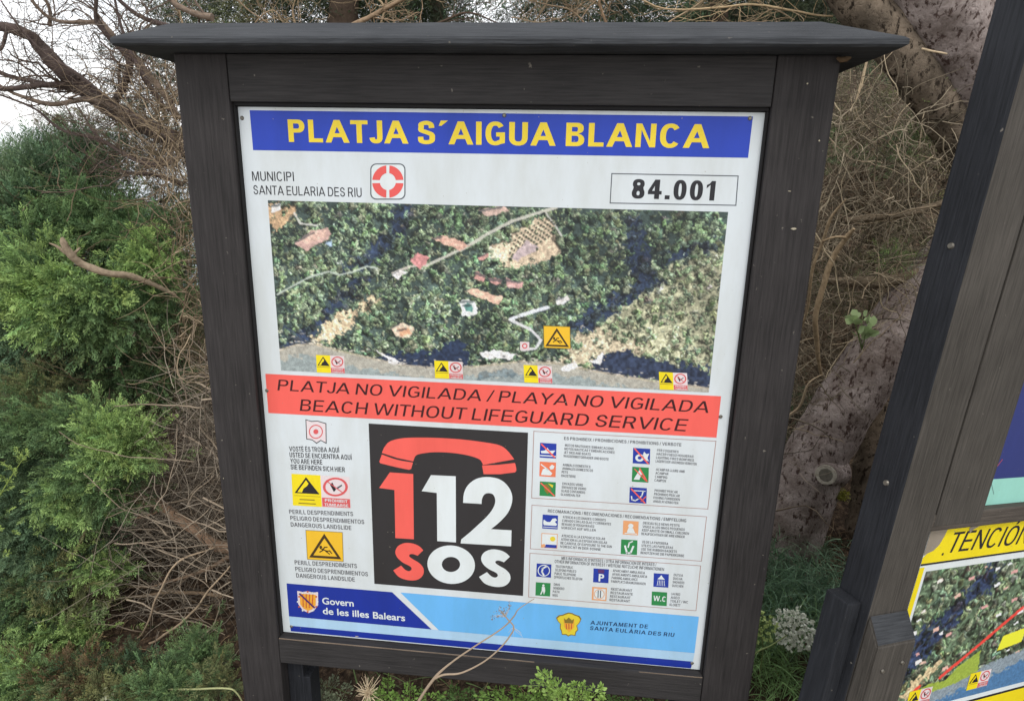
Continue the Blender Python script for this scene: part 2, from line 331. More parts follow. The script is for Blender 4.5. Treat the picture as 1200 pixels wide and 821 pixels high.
def outline(ch, w):
    t = w * .86
    acc = {'È': ('E', 'g'), 'É': ('E', 'a'), 'Í': ('I', 'a'), 'Ó': ('O', 'a'), 'Ü': ('U', 'u'), 'Ä': ('A', 'u'), 'À': ('A', 'g')}
    if ch in acc:
        b, k = acc[ch]; W, g = outline(b, w); c = W / 2; g = [list(x) for x in g]
        if k == 'u': g += [[[(c + s * .16 - w * .45, 1.1), (c + s * .16 + w * .45, 1.1), (c + s * .16 + w * .45, 1.22), (c + s * .16 - w * .45, 1.22)]] for s in (-1, 1)]
        else:
            s = 1 if k == 'a' else -1; q = [(c - s * .09, 1.08), (c + s * .02, 1.08), (c + s * .17, 1.26), (c + s * .0, 1.26)]; g += [[q if s > 0 else q[::-1]]]
        return W, g
    if ch == 'I': return w, [[[(0, 0), (w, 0), (w, 1), (0, 1)]]]
    if ch == 'L': W = .55; return W, [[[(0, 0), (W, 0), (W, t), (w, t), (w, 1), (0, 1)]]]
    if ch == 'T': W = .66; a, b = W / 2 - w / 2, W / 2 + w / 2; return W, [[[(a, 0), (b, 0), (b, 1 - t), (W, 1 - t), (W, 1), (0, 1), (0, 1 - t), (a, 1 - t)]]]
    if ch == 'E': W = .62; return W, [[[(0, 0), (W, 0), (W, t), (w, t), (w, .5 - t / 2 + .01), (W * .94, .5 - t / 2 + .01), (W * .94, .5 + t / 2 + .01), (w, .5 + t / 2 + .01), (w, 1 - t), (W * .97, 1 - t), (W * .97, 1), (0, 1)]]]
    if ch == 'F': W = .58; return W, [[[(0, 0), (w, 0), (w, .47 - t / 2), (W * .9, .47 - t / 2), (W * .9, .47 + t / 2), (w, .47 + t / 2), (w, 1 - t), (W, 1 - t), (W, 1), (0, 1)]]]
    if ch == 'H': W = .7; return W, [[[(0, 0), (w, 0), (w, .51 - t / 2), (W - w, .51 - t / 2), (W - w, 0), (W, 0), (W, 1), (W - w, 1), (W - w, .51 + t / 2), (w, .51 + t / 2), (w, 1), (0, 1)]]]
    if ch == 'A':
        W = .8 + w * .6; c = W / 2; q = w * 1.06; h = .24
        def xl(y): return (c - w * .56) * y            # outer left edge
        def xi(y): return xl(y) + q                     # inner left edge
        y2 = h + t; yt = min((c - q) / (c - w * .56), .97) if c > q else .9
        o = [(0, 0), (q, 0), (xi(h), h), (W - xi(h), h), (W - q, 0), (W, 0), (c + w * .56, 1), (c - w * .56, 1)]
        ya = (c - q) / (c - w * .56); return W, [[o, [(xi(y2), y2), (c, ya), (W - xi(y2), y2)]]]
    if ch == 'V': W = .78 + w * .4; c = W / 2; q = w * 1.08; return W, [[[(c - w * .54, 0), (c + w * .54, 0), (W, 1), (W - q, 1), (c, .06 + w * .9), (q, 1), (0, 1)]]]
    if ch == 'W':
        W = 1.12 + w * .6; q = w * 1.0; c = W / 2; a = W * .27
        return W, [[[(a - w * .52, 0), (a + w * .52, 0), (c, 1 - w * 1.5), (W - a - w * .52, 0), (W - a + w * .52, 0), (W, 1), (W - q, 1), (W - a, w * 1.5), (c + w * .5, 1), (c - w * .5, 1), (a, w * 1.5), (q, 1), (0, 1)]]]
    if ch == 'M': W = .8 + w * .3; c = W / 2; return W, [[[(0, 0), (w * .95, 0), (w * .95, .82), (c - w * .45, 0), (c + w * .45, 0), (W - w * .95, .82), (W - w * .95, 0), (W, 0), (W, 1), (W - w * 1.35, 1), (c, w * 1.5), (w * 1.35, 1), (0, 1)]]]
    if ch == 'N': W = .71; return W, [[[(0, 0), (w * .95, 0), (w * .95, .80 - w * .3), (W - w, 0), (W, 0), (W, 1), (W - w * .95, 1), (W - w * .95, .2 + w * .3), (w, 1), (0, 1)]]]
    if ch == 'Z': W = .62; return W, [[[(0, 0), (W, 0), (W, t), (w * 1.2, t), (W, 1 - t), (W, 1), (.03, 1), (.03, 1 - t), (W - w * 1.25, 1 - t), (0, t)]]]
    if ch == 'X': W = .74 + w * .3; c = W / 2; q = w * 1.2; return W, [[[(0, 0), (q, 0), (c, .5 - w * .62), (W - q, 0), (W, 0), (c + w * .62, .51), (W - .02, 1), (W - q - .02, 1), (c, .5 + w * .66), (q + .02, 1), (.02, 1), (c - w * .62, .51)]]]
    if ch == 'Y': W = .74 + w * .3; c = W / 2; q = w * 1.15; return W, [[[(c - w / 2, 0), (c + w / 2, 0), (c + w / 2, .41), (W, 1), (W - q, 1), (c, .41 + w * 1.0), (q, 1), (0, 1), (c - w / 2, .41)]]]
    if ch == 'K': W = .7; q = w * 1.25; return W, [[[(0, 0), (w, 0), (w, .32), (w + .12, .44), (W - q, 0), (W + .02, 0), (w + .12 + w * .62, .44 + w * .75), (W, 1), (W - q, 1), (w, .32 + w * 1.35), (w, 1), (0, 1)]]]
    if ch in 'OQ0':
        W = .76 if ch != '0' else .54; c = W / 2
        g = [[_sup(c, .5, c, .515, 0, 360, 36)[:-1], _sup(c, .5, c - w, .515 - t, 0, 360, 28)[:-1]]]
        if ch == 'Q': g += [[[(W * .55, .2), (W * .7, .26), (W + .01, -.04), (W * .86, -.1)]]]
        return W, g
    if ch in 'CG':
        W = .72; c = W / 2; rx, ry = c - w / 2, .515 - t / 2; A = _sup(c, .5, rx, ry, 38, 322 if ch == 'C' else 300, 26)
        if ch == 'G': A = A + [(W - w * .5, .16), (W - w * .5, .46), (W * .54, .46)]
        return W, [[_stroke(A, w, t)]]
    if ch == 'U': W = .68; c = W / 2; return W, [[_stroke([(w / 2, 1), (w / 2, .36)] + _sup(c, .34, c - w / 2, .34 + .012 - t / 2, 180, 360, 14)[1:-1] + [(W - w / 2, .36), (W - w / 2, 1)], w, t)]]
    if ch == 'J': W = .5; return W, [[_stroke([(W - w / 2, 1), (W - w / 2, .30)] + _sup(W / 2, .27, W / 2 - w / 2, .28 - t / 2, 0, -175, 12)[1:], w, t)]]
    if ch == 'S':
        W = .64; P = [(W - w * .5 - .02, .70), (W * .76, .86), (W / 2, 1.012 - t / 2), (W * .22, .895 - w * .15), (w / 2 + .025, .74), (W * .2, .6), (W / 2, .515), (W * .8, .42), (W - w / 2, .275), (W * .79, .115 + w * .1), (W / 2, t / 2 - .012), (W * .2, .13), (w / 2, .31)]
        return W, [[_stroke(_cr(P, 4), w, t)]]
    if ch == 'D': W = .71; x = .3; return W, [[[(0, 0)] + _sup(x, .5, W - x, .5, -90, 90, 16) + [(0, 1)], [(w, t)] + _sup(x, .5, W - x - w, .5 - t, -90, 90, 14) + [(w, 1 - t)]]]
    if ch in 'PR':
        W = .64; yb = .42; yc = (1 + yb) / 2 - .0; x = .36; rx = W - x; ry = (1 - yb) / 2; hole = [(w, yb + t)] + _sup(x, yc, rx - w, ry - t, -90, 90, 12) + [(w, 1 - t)]
        bowl = _sup(x, yc, rx, ry, -90, 90, 14)
        if ch == 'P': return W, [[[(0, 0), (w, 0), (w, yb)] + bowl + [(0, 1)], hole]]
        return W + .05, [[[(0, 0), (w, 0), (w, yb), (x - .02, yb), (W + .05 - w * 1.22, 0), (W + .05, 0), (x + w * .95, yb + .012)] + bowl[3:] + [(0, 1)], hole]]
    if ch == 'B':
        W = .66; ym = .535; x = .36; r1 = (1 - ym) / 2; r2 = (ym + t * .0) / 2
        o = [(0, 0)] + _sup(x, ym / 2 + .0, W - x, ym / 2, -90, 78, 14) + _sup(x, (1 + ym) / 2, W - x - .035, r1, -70, 90, 14) + [(0, 1)]
        return W, [[o, [(w, t)] + _sup(x, (ym - t / 2 + t) / 2, W - x - w, (ym - t / 2 - t) / 2, -90, 90, 10) + [(w, ym - t / 2)], [(w, ym + t / 2)] + _sup(x, (ym + t / 2 + 1 - t) / 2, W - x - .035 - w, (1 - t - ym - t / 2) / 2, -90, 90, 10) + [(w, 1 - t)]]]
    if ch == '1': W = .36; return W, [[[(W - w, 0), (W, 0), (W, 1), (W - w * .8, 1), (W * .32, .86), (0, .79), (0, .79 - t), (W - w, .80)]]]
    if ch == '4': W = .58; a = W - w - .1; return W, [[[(a, 0), (a + w, 0), (a + w, .24), (W, .24), (W, .24 + t), (a + w, .24 + t), (a + w, 1), (a, 1), (0, .24 + t), (0, .24), (a, .24)], [(w * .82, .24 + t), (a, .24 + t), (a, 1 - w * 1.55)]]]
    if ch == '8':
        W = .54; c = W / 2; lo_ = _sup(c, .28, c, .29, 145, 395, 20); hi_ = _sup(c, .755, c - .02, .25, -38, 218, 20)
        return W, [[lo_ + hi_, _sup(c, .28 - .005, c - w, .29 - t, 0, 360, 20)[:-1], _sup(c, .755, c - w * .98, .25 - t, 0, 360, 20)[:-1]]]
    if ch == '/': return .34, [[[(-.02, -.02), (w * .7, -.02), (.36, 1.02), (.36 - w * .7, 1.02)]]]
    if ch == '.': return w, [[[(0, 0), (w, 0), (w, w), (0, w)]]]
    if ch == "'": return w * .8, [[[(0, .68), (w * .8, .68), (w * .8, 1), (0, 1)]]]
    if ch == '´': return .26, [[[(0, .80), (.1, .80), (.1 + w + .04, 1.03), (.08, 1.03)]]]
    return .3, []
_gc = {}
def glyph(ch, w):
    if (ch, w) not in _gc:
        W, g = outline(ch, w); sb = (.02 if ch in 'AVTYWJ/' else .065) + .012
        _gc[(ch, w)] = (W + 2 * sb, [[[(x + sb, y) for x, y in l] for l in G] for G in g])
    return _gc[(ch, w)]

class Print:
    """flat printed artwork on a board: polygons in board coordinates (x, z), stacked in thin layers"""
    def __init__(s, H, y0=0.0): s.H = H; s.y0 = y0; s.V = []; s.F = []; s.M = []; s.mats = []
    def px(s, p): q = s.H @ np.array([p[0], p[1], 1.0]); return np.array([q[0] / q[2], q[1] / q[2]])
    def mi(s, m):
        if m not in s.mats: s.mats.append(m)
        return s.mats.index(m)
    def poly(s, loops, m, layer=1, px=True):
        """loops = outline (+ holes)"""
        if not hasattr(loops[0][0], '__len__'): loops = [loops]
        L = [[tuple(s.px(p)) if px else tuple(p) for p in l] for l in loops]
        tris = tessellate_polygon([[Vector((x, z, 0)) for x, z in l] for l in L])
        flat = [p for l in L for p in l]; b = len(s.V); y = s.y0 - layer * .00035
        s.V += [(x, y, z) for x, z in flat]
        for t in tris:
            a, c, d = (flat[i] for i in t)
            cr = (c[0] - a[0]) * (d[1] - a[1]) - (c[1] - a[1]) * (d[0] - a[0])
            if abs(cr) < 1e-12: continue
            s.F.append([b + i for i in (t if cr > 0 else t[::-1])]); s.M.append(s.mi(m))
    def line(s, pts, w, m, layer=2, closed=False, px=True):
        P = [s.px(p) if px else np.array(p) for p in pts]
        n = len(P)
        for i in range(n if closed else n - 1):
            a, b = P[i], P[(i + 1) % n]; d = (b - a); L = np.linalg.norm(d)
            if L < 1e-9: continue
            d /= L; q = np.array([-d[1], d[0]]) * w / 2; e = d * w / 2
            s.poly([a - e - q, b + e - q, b + e + q, a - e + q], m, layer, False)
    def ell(s, c, rx, ry, m, layer=2, hole=0, n=28, px=True):
        o = [(c[0] + rx * math.cos(t), c[1] + ry * math.sin(t)) for t in np.linspace(0, 2 * math.pi, n, endpoint=False)]
        L = [o]
        if hole: L.append([(c[0] + rx * hole * math.cos(t), c[1] + ry * hole * math.sin(t)) for t in np.linspace(0, 2 * math.pi, n, endpoint=False)])
        s.poly(L, m, layer, px)
    def text(s, t, p0, p1, h, m, layer=2, bold=False, slant=0.0, px=True, track=0.0):
        a, b = (s.px(p0), s.px(p1)) if px else (np.array(p0), np.array(p1))
        cap = np.linalg.norm(s.px((p0[0], p0[1] - h)) - a) if px else h
        d = b - a; Wd = np.linalg.norm(d); d /= Wd; u = np.array([-d[1], d[0]])
        x = 0; items = []; wt = .205 if bold else (.13 if cap > .012 else .17)
        for i, ch in enumerate(t):
            if ch == ' ': x += .26 + track; continue
            adv, gs = glyph(ch, wt); items.append((x, gs)); x += adv + track - (.01 if bold else 0)
        xs = [x0 + p[0] for x0, gs in items for g in gs for l in g for p in l]
        lo, hi = min(xs), max(xs); sx = Wd / (hi - lo); sy = cap
        for x0, gs in items:
            for g in gs:
                L = [[a + d * ((x0 + p[0] - lo) * sx + slant * p[1] * sy) + u * (p[1] * sy) for p in l] for l in g]
                s.poly(L, m, layer, False)
    def gill(s, t, p0, p1, h, m, layer=2, off=.0):
        """humanist lettering from Blender's own built-in face"""
        c = bpy.data.curves.new('t', 'FONT'); c.body = t; c.offset = off; c.resolution_u = 4
        o = bpy.data.objects.new('t', c); S.collection.objects.link(o)
        dg = bpy.context.evaluated_depsgraph_get(); ev = o.evaluated_get(dg); me = ev.to_mesh()
        V = np.array([v.co[:2] for v in me.vertices]); Fs = [list(p.vertices) for p in me.polygons]; ev.to_mesh_clear()
        bpy.data.objects.remove(o); bpy.data.curves.remove(c)
        a, b = s.px(p0), s.px(p1); cap = np.linalg.norm(s.px((p0[0], p0[1] - h)) - a)
        d = b - a; Wd = np.linalg.norm(d); d /= Wd; u = np.array([-d[1], d[0]])
        lo, hi = V[:, 0].min(), V[:, 0].max(); sy = cap / .69
        base = len(s.V); y = s.y0 - layer * .00035
        for x, z in V:
            q = a + d * ((x - lo) / (hi - lo) * Wd) + u * z * sy; s.V.append((q[0], y, q[1]))
        for f in Fs:
            A, B, Cc = (s.V[base + i] for i in f[:3])
            s.F.append([base + i for i in f]); s.M.append(s.mi(m))
    def build(s, name, parent, label=None):
        me = bpy.data.meshes.new(name); me.from_pydata([tuple(map(float, v)) for v in s.V], [], s.F)
        for m in s.mats: me.materials.append(m)
        me.polygons.foreach_set('material_index', s.M); me.update()
        # every face towards the reader (-y)
        bm = bmesh.new(); bm.from_mesh(me)
        fl = [f for f in bm.faces if f.normal.y > 0]
        if fl: bmesh.ops.reverse_faces(bm, faces=fl)
        bm.to_mesh(me); bm.free()
        o = link(name, me, parent)
        if label: o['label'] = label
        return o

def homography(src, dst):
    A = []
    for (x, y), (u, v) in zip(src, dst):
        A.append([x, y, 1, 0, 0, 0, -u * x, -u * y, -u]); A.append([0, 0, 0, x, y, 1, -v * x, -v * y, -v])
    return np.linalg.svd(np.array(A, float))[2][-1].reshape(3, 3)

# ------------------------------------------------------------------ printed aerial photographs (a flat print: pixels as a fine coloured grid)
class Raster:
    def __init__(s, w, h, ext):
        s.w, s.h = w, h; s.im = np.zeros((h, w, 3)); s.x0, s.y0, s.x1, s.y1 = ext
        s.X, s.Y = np.meshgrid(np.linspace(s.x0, s.x1, w), np.linspace(s.y0, s.y1, h))
    def noise(s, sc, seed=0):
        g = np.random.default_rng(seed); out = np.zeros((s.h, s.w))
        n = max(2, int((s.x1 - s.x0) / sc)); m = max(2, int((s.y1 - s.y0) / sc)); G = g.random((m + 2, n + 2))
        fx = (s.X - s.x0) / (s.x1 - s.x0) * n; fy = (s.Y - s.y0) / (s.y1 - s.y0) * m
        ix, iy = fx.astype(int), fy.astype(int); tx, ty = fx - ix, fy - iy; tx = tx * tx * (3 - 2 * tx); ty = ty * ty * (3 - 2 * ty)
        return (G[iy, ix] * (1 - tx) + G[iy, ix + 1] * tx) * (1 - ty) + (G[iy + 1, ix] * (1 - tx) + G[iy + 1, ix + 1] * tx) * ty
    def mask(s, P, rag=0.0, seed=1):
        X = s.X + (s.noise(6, seed) - .5) * rag * 2 + (s.noise(2.5, seed + 9) - .5) * rag; Y = s.Y + (s.noise(6, seed + 1) - .5) * rag * 2 + (s.noise(2.5, seed + 5) - .5) * rag
        c = np.zeros((s.h, s.w), bool)
        for i in range(len(P)):
            (ax, ay), (bx, by) = P[i], P[i - 1]
            if ay == by: continue
            c ^= ((ay > Y) != (by > Y)) & (X < (bx - ax) * (Y - ay) / (by - ay) + ax)
        return c
    def fill(s, P, col, rag=0, seed=1, var=.1, a=1.0):
        m = s.mask(P, rag, seed); n = 1 + (s.noise(3, seed + 3)[m] - .5) * 2 * var
        s.im[m] = s.im[m] * (1 - a) + a * np.array(col) / 255 * n[:, None]; return m
    def road(s, pts, w, col, a=.9):
        d = np.full((s.h, s.w), 1e9)
        for (ax, ay), (bx, by) in zip(pts[:-1], pts[1:]):
            t = np.clip(((s.X - ax) * (bx - ax) + (s.Y - ay) * (by - ay)) / ((bx - ax) ** 2 + (by - ay) ** 2), 0, 1)
            d = np.minimum(d, np.hypot(s.X - ax - t * (bx - ax), s.Y - ay - t * (by - ay)))
        m = d < w * (.75 + .5 * s.noise(5, 77)); s.im[m] = s.im[m] * (1 - a) + a * np.array(col) / 255
    def trees(s, pts, rad, tone, seed=3, light=(.65, -.75)):
        g = np.random.default_rng(seed); kx = (s.w - 1) / (s.x1 - s.x0); ky = (s.h - 1) / (s.y1 - s.y0)
        o = np.argsort(pts[:, 1])
        for i in o:
            x, y = pts[i]; r = rad[i]; x0, x1 = int((x - r * 1.6 - s.x0) * kx), int((x + r * 1.6 - s.x0) * kx) + 2; y0, y1 = int((y - r * 1.6 - s.y0) * ky), int((y + r * 1.6 - s.y0) * ky) + 2
            x0, y0 = max(x0, 0), max(y0, 0); x1, y1 = min(x1, s.w), min(y1, s.h)
            if x1 <= x0 or y1 <= y0: continue
            dx = (s.X[y0:y1, x0:x1] - x) / r; dy = (s.Y[y0:y1, x0:x1] - y) / r; q = dx * dx + dy * dy
            sub = s.im[y0:y1, x0:x1]
            sh = ((dx + .55) ** 2 + (dy - .5) ** 2 < 1.1) & (q > .9); sub[sh] *= .7
            m = q < g.uniform(.45, 1.3, q.shape)
            li = np.clip(.42 + .5 * (dx * light[0] + dy * light[1]) + g.normal(0, .16, q.shape), 0, 1.1) ** 1.3
            c = np.array(tone[i]) / 255
            sub[m] = c * (.34 + 1.0 * li[m][:, None] * g.uniform(.75, 1.25, m.sum())[:, None])
    def mesh(s, name, H, parent, y):
        px = np.stack([s.X.ravel(), s.Y.ravel(), np.ones(s.X.size)]); q = H @ px; V = np.stack([q[0] / q[2], np.full(s.X.size, y), q[1] / q[2]], 1)
        idx = np.arange(s.X.size).reshape(s.h, s.w)
        F = np.stack([idx[:-1, :-1], idx[1:, :-1], idx[1:, 1:], idx[:-1, 1:]], -1).reshape(-1, 4)
        c = np.clip(s.im, 0, 1).reshape(-1, 3); c = np.where(c <= .04045, c / 12.92, ((c + .055) / 1.055) ** 2.4) * PK
        return link(name, mesh_np(name, V, [F], PHOTO, None, c), parent)

# ------------------------------------------------------------------ the main notice board
board = empty('notice_board', (0, 0, 0), 'dark roofed wooden notice board with white beach panel, blue heading and big 112 SOS square', 'notice board', (R(-3.8), 0, 0))

W_CHIP = mat('bare_chipped_wood', lin(168, 160, 140), .8)
def plank(name, x0, x1, y0, y1, z0, z1, m, parent, bev=.004):
    bm = bmesh.new(); box_bm(bm, x0, x1, y0, y1, z0, z1, bev); return bm_obj(name, bm, m, parent)

for (a, b) in ((-.6075, -.5035), (.5055, .6115)):
    plank('post', a, b, -.02, .075, -.12, 1.7625, W_UP, board)
bm = bmesh.new(); box_bm(bm, -.5025, .5045, -.019, .06, 1.6775, 1.762, .003); bm_obj('top_rail', bm, W_AC, board)
bm = bmesh.new(); box_bm(bm, -.5025, .5045, -.0205, .06, .389, .4602, .003)
box_bm(bm, -.501, .12, -.0215, -.0192, .4590, .4606, .0004, 1); box_bm(bm, .36, .503, -.0215, -.0195, .4592, .4606, .0004, 1)      # worn raw edge under the panel
bm_obj('bottom_rail', bm, [W_AC, W_RAW], board)
for a, b in ((-.5025, -.462), (.462, .5045)):                         # ground anchors bolted inside the posts
    bm = bmesh.new(); box_bm(bm, a, b, .012, .072, -.12, .372, .003); box_bm(bm, a + (.0 if a < 0 else -.016), b + (.016 if a < 0 else 0), .014, .07, -.12, .322, .003); bm_obj('ground_anchor', bm, W_BL, board)
plank('back_board', -.5025, .5045, .006, .02, .4625, 1.677, W_BK, board, 0)
# thin dark moulding that holds the panel
bm = bmesh.new()
box_bm(bm, -.502, .504, -.010, .0055, 1.6715, 1.6772, .001); box_bm(bm, -.5022, -.4985, -.010, .0055, .463, 1.671, .001); box_bm(bm, .5002, .5042, -.010, .0055, .463, 1.671, .001)
bm_obj('panel_moulding', bm, W_BK, board)

for (px_, py_, w_, h_) in ((930, 268, .011, .004), (946, 98, .003, .003), (960, 165, .003, .003), (925, 224, .006, .0015), (262, 560, .002, .004), (418, 745, .010, .003)):
    q_ = RW @ np.array([(px_ - 600) / FPX, (py_ - 410.5) / FPX, 1.0])
    c38, s38 = math.cos(R(3.8)), math.sin(R(3.8)); toL = np.array([[1, 0, 0], [0, c38, -s38], [0, s38, c38]]); Cl = toL @ CAM; dl = toL @ q_; u = Cl + dl * ((-.0208 - Cl[1]) / dl[1])
    pts_ = [(u[0] + w_ * .5 * math.cos(t) * random.uniform(.7, 1.2), -.0212, u[2] + h_ * .5 * math.sin(t) * random.uniform(.7, 1.2)) for t in np.linspace(0, 2 * math.pi, 9)[:-1]]
    bm = bmesh.new(); bm.faces.new([bm.verts.new(v) for v in pts_]); bm_obj('paint_chip', bm, W_CHIP, board)
# little roof: low gable with cut-back ridge
bm = bmesh.new()
prof = [(-.084, 1.7635), (-.090, 1.7665), (-.090, 1.7745), (-.085, 1.779), (.05, 1.8295), (.185, 1.779), (.185, 1.7635)]
xl = [-.677, -.681, -.681, -.677, -.648, -.677, -.677]; xr = [.682, .687, .687, .681, .592, .682, .682]
nseg = 48; ring = []
for i in range(nseg + 1):
    t = i / nseg; row = []
    for j, (y, z) in enumerate(prof):
        x = xl[j] + (xr[j] - xl[j]) * t
        jx = .0012 * mnoise.noise(Vector((x * 30, j * 3.1, 0))) + .0008 * mnoise.noise(Vector((x * 90, j, 4)))
        row.append(bm.verts.new((x, y + jx, z + jx * .7)))
    ring.append(row)
for i in range(nseg):
    for j in range(7): bm.faces.new([ring[i][j], ring[i + 1][j], ring[i + 1][(j + 1) % 7], ring[i][(j + 1) % 7]])
bm.faces.new(ring[0]); bm.faces.new(ring[-1][::-1])
bm_obj('roof', bm, W_RF, board)
# splintered bit of raw wood left under the eave
a = Acc(); P = np.array([(.600, -.03, 1.756), (.606, -.032, 1.7535), (.615, -.033, 1.7545), (.622, -.033, 1.756)]); tube(a, P, [.002, .0048, .0042, .002], 7, lin(92, 76, 58), 1.2, 260); a.build('splintered_wood', LIMB, board)

# the panel and everything printed on it; px = where the print was measured on the photograph
HP = homography([(277.7, 125.1), (896.7, 132.0), (819.8, 784.3), (331.5, 739.7)], [(-.5, 1.67), (.5, 1.67), (.5, .4628), (-.5, .4628)])
panel = plank('panel', -.4984, .5, 0.0, .004, .4632, 1.67, I['white'], board, 0)
def pr(): return Print(HP, 0.0)

p = pr(); p.poly([(292.6, 129.3), (882.3, 136.7), (876.6, 185), (296.7, 176)], I['blue'])
p.text('PLATJA S´AIGUA BLANCA', (338.8, 166.4), (831, 173.8), 26.2, I['yellow'], 2, True); p.build('heading_band', panel)
p = pr(); p.text('MUNICIPI', (296, 211.8), (344.8, 212.4), 10.8, I['black'], 1); p.text('SANTA EULARIA DES RIU', (297.5, 227.7), (424, 231), 10.6, I['black'], 1); p.build('municipality_lettering', panel)

p = pr()
def rrect(x0, y0, x1, y1, r, n=5):
    o = []
    for cx, cy, a0 in ((x1 - r, y0 + r, -90), (x1 - r, y1 - r, 0), (x0 + r, y1 - r, 90), (x0 + r, y0 + r, 180)):
        o += [(cx + r * math.cos(R(a0 + 90 * k / n)), cy + r * math.sin(R(a0 + 90 * k / n))) for k in range(n + 1)]
    return o
p.poly([rrect(434, 191.6, 475.2, 234, 7), rrect(435.3, 192.9, 473.9, 232.7, 6)[::-1]], I['grey'], 1)
p.poly(rrect(435.3, 192.9, 473.9, 232.7, 6), I['pale' if 'pale' in I else 'white'], 1)
for k in range(4):
    c = (454.6, 212.8); a0 = 90 * k + 6
    o = [(c[0] + 18.4 * math.cos(R(a0 + 78 * t / 8)), c[1] + 19 * math.sin(R(a0 + 78 * t / 8))) for t in range(9)]
    i_ = [(c[0] + 9.4 * math.cos(R(a0 + 4 + 70 * t / 8)), c[1] + 10 * math.sin(R(a0 + 4 + 70 * t / 8))) for t in range(9)]
    p.poly(o + i_[::-1], ink('ring_coral', 238, 96, 92) if k == 0 else bpy.data.materials['print_ring_coral'], 2)
p.build('lifebuoy_emblem', panel)

p = pr(); p.line([(717, 203.5), (865, 206.3), (862.3, 240.6), (715, 237.9)], .0017, I['grey'], 1, True)
p.text('84.001', (739.9, 232.4), (836.7, 235.1), 22.6, I['black'], 1, True); p.build('beach_number_box', panel)

# --- aerial photograph
KA = 620.0
def rc(x, y): q = HP @ np.array([x, y, 1.0]); return (q[0] / q[2], q[1] / q[2])
cT = [rc(314, 235.4), rc(853, 247.7), rc(831, 458.4), rc(329.5, 435)]
ax0, ax1 = (cT[0][0] + cT[3][0]) / 2, (cT[1][0] + cT[2][0]) / 2; az1, az0 = (cT[0][1] + cT[1][1]) / 2, (cT[2][1] + cT[3][1]) / 2
def ra(x, y): q = rc(x, y); return ((q[0] - ax0) * KA, (az1 - q[1]) * KA)
def rl(*pts): return [ra(*q) for q in pts]
AW, AH = (ax1 - ax0) * KA, (az1 - az0) * KA
ras = Raster(620, int(620 * AH / AW), (0, 0, AW, AH))
n1, n2 = ras.noise(40, 1), ras.noise(9, 2)
base = np.array([66, 78, 72]) / 255; ras.im[:] = base * (.55 + .5 * n1 + .3 * n2)[..., None]
g = np.random.default_rng(5)
scrubP = rl((700, 382), (770, 325), (845, 285), (850, 300), (833, 445), (760, 425), (690, 412), (672, 395))
scrub = ras.fill(scrubP, (152, 150, 124), 8, 2, .25)
valleys = [rl((462, 238), (478, 239), (478, 262), (456, 292), (434, 313), (412, 318), (398, 318), (430, 296), (455, 268)), rl((326, 384), (365, 384), (392, 345), (428, 322), (436, 322), (402, 352), (378, 384), (362, 402), (329, 418)),
           rl((738, 252), (752, 256), (757, 296), (776, 330), (735, 352), (702, 380), (688, 388), (660, 386), (690, 360), (744, 334), (732, 305)), rl((768, 312), (805, 300), (842, 284), (842, 276), (806, 288), (772, 300))]
vm = np.zeros((ras.h, ras.w), bool)
for k, v in enumerate(valleys): vm |= ras.fill(v, (50, 60, 78), 7, 20 + k, .22)
scar = ras.fill(rl((362, 404), (386, 376), (430, 350), (446, 350), (420, 372), (398, 392), (378, 404)), (188, 168, 138), 6, 30, .25)
bluff = ras.fill(rl((655, 420), (690, 382), (720, 392), (765, 408), (735, 418), (690, 430)), (182, 168, 142), 9, 31, .28)
# ground and roads under the trees
field = ras.fill(rl((572, 292), (640, 250), (652, 262), (656, 300), (600, 316), (580, 305)), (198, 178, 152), 3, 32, .14)
tl_ = ras.fill(rl((314, 238), (345, 239), (344, 256), (318, 272)), (186, 156, 122), 2, 33, .2)
N = 5200; pts = np.stack([g.uniform(0, AW, N), g.uniform(0, AH, N)], 1); rad = g.uniform(1.2, 4.6, N) * (.7 + .6 * n1[(pts[:, 1] / AH * (ras.h - 1)).astype(int), (pts[:, 0] / AW * (ras.w - 1)).astype(int)])
tone = g.uniform(.72, 1.2, (N, 1)) * np.array([126, 142, 112.]) * g.normal(1, .04, (N, 3))
keep = np.ones(N, bool)
for i in range(N):
    xi, yi = int(pts[i, 0] / AW * (ras.w - 1)), int(pts[i, 1] / AH * (ras.h - 1))
    if scar[yi, xi] or field[yi, xi]: keep[i] = g.random() < .07; rad[i] *= .5
    elif bluff[yi, xi] or tl_[yi, xi]: keep[i] = g.random() < .3; rad[i] *= .6
    elif vm[yi, xi]: keep[i] = g.random() < .5; tone[i] *= .55; tone[i, 2] *= 1.28
    elif scrub[yi, xi]: rad[i] *= .85; tone[i] *= (1.12, 1.07, 1.08)
ras.trees(pts[keep], rad[keep], tone[keep])
def warp(r, amp):
    ky, kx = (r.h - 1) / (r.y1 - r.y0), (r.w - 1) / (r.x1 - r.x0); a, b = r.noise(4.5, 301) - .5, r.noise(4.5, 302) - .5; c, d = r.noise(2.1, 303) - .5, r.noise(2.1, 304) - .5
    yy, xx = np.mgrid[0:r.h, 0:r.w]; r.im = r.im[np.clip(yy + (a + .6 * c) * amp * ky, 0, r.h - 1).astype(int), np.clip(xx + (b + .6 * d) * amp * kx, 0, r.w - 1).astype(int)] * (.82 + .36 * r.noise(1.7, 305))[..., None]
warp(ras, 7.0)
ras.im *= (.78 + .42 * ras.noise(55, 71) + .12 * ras.noise(18, 72))[..., None]
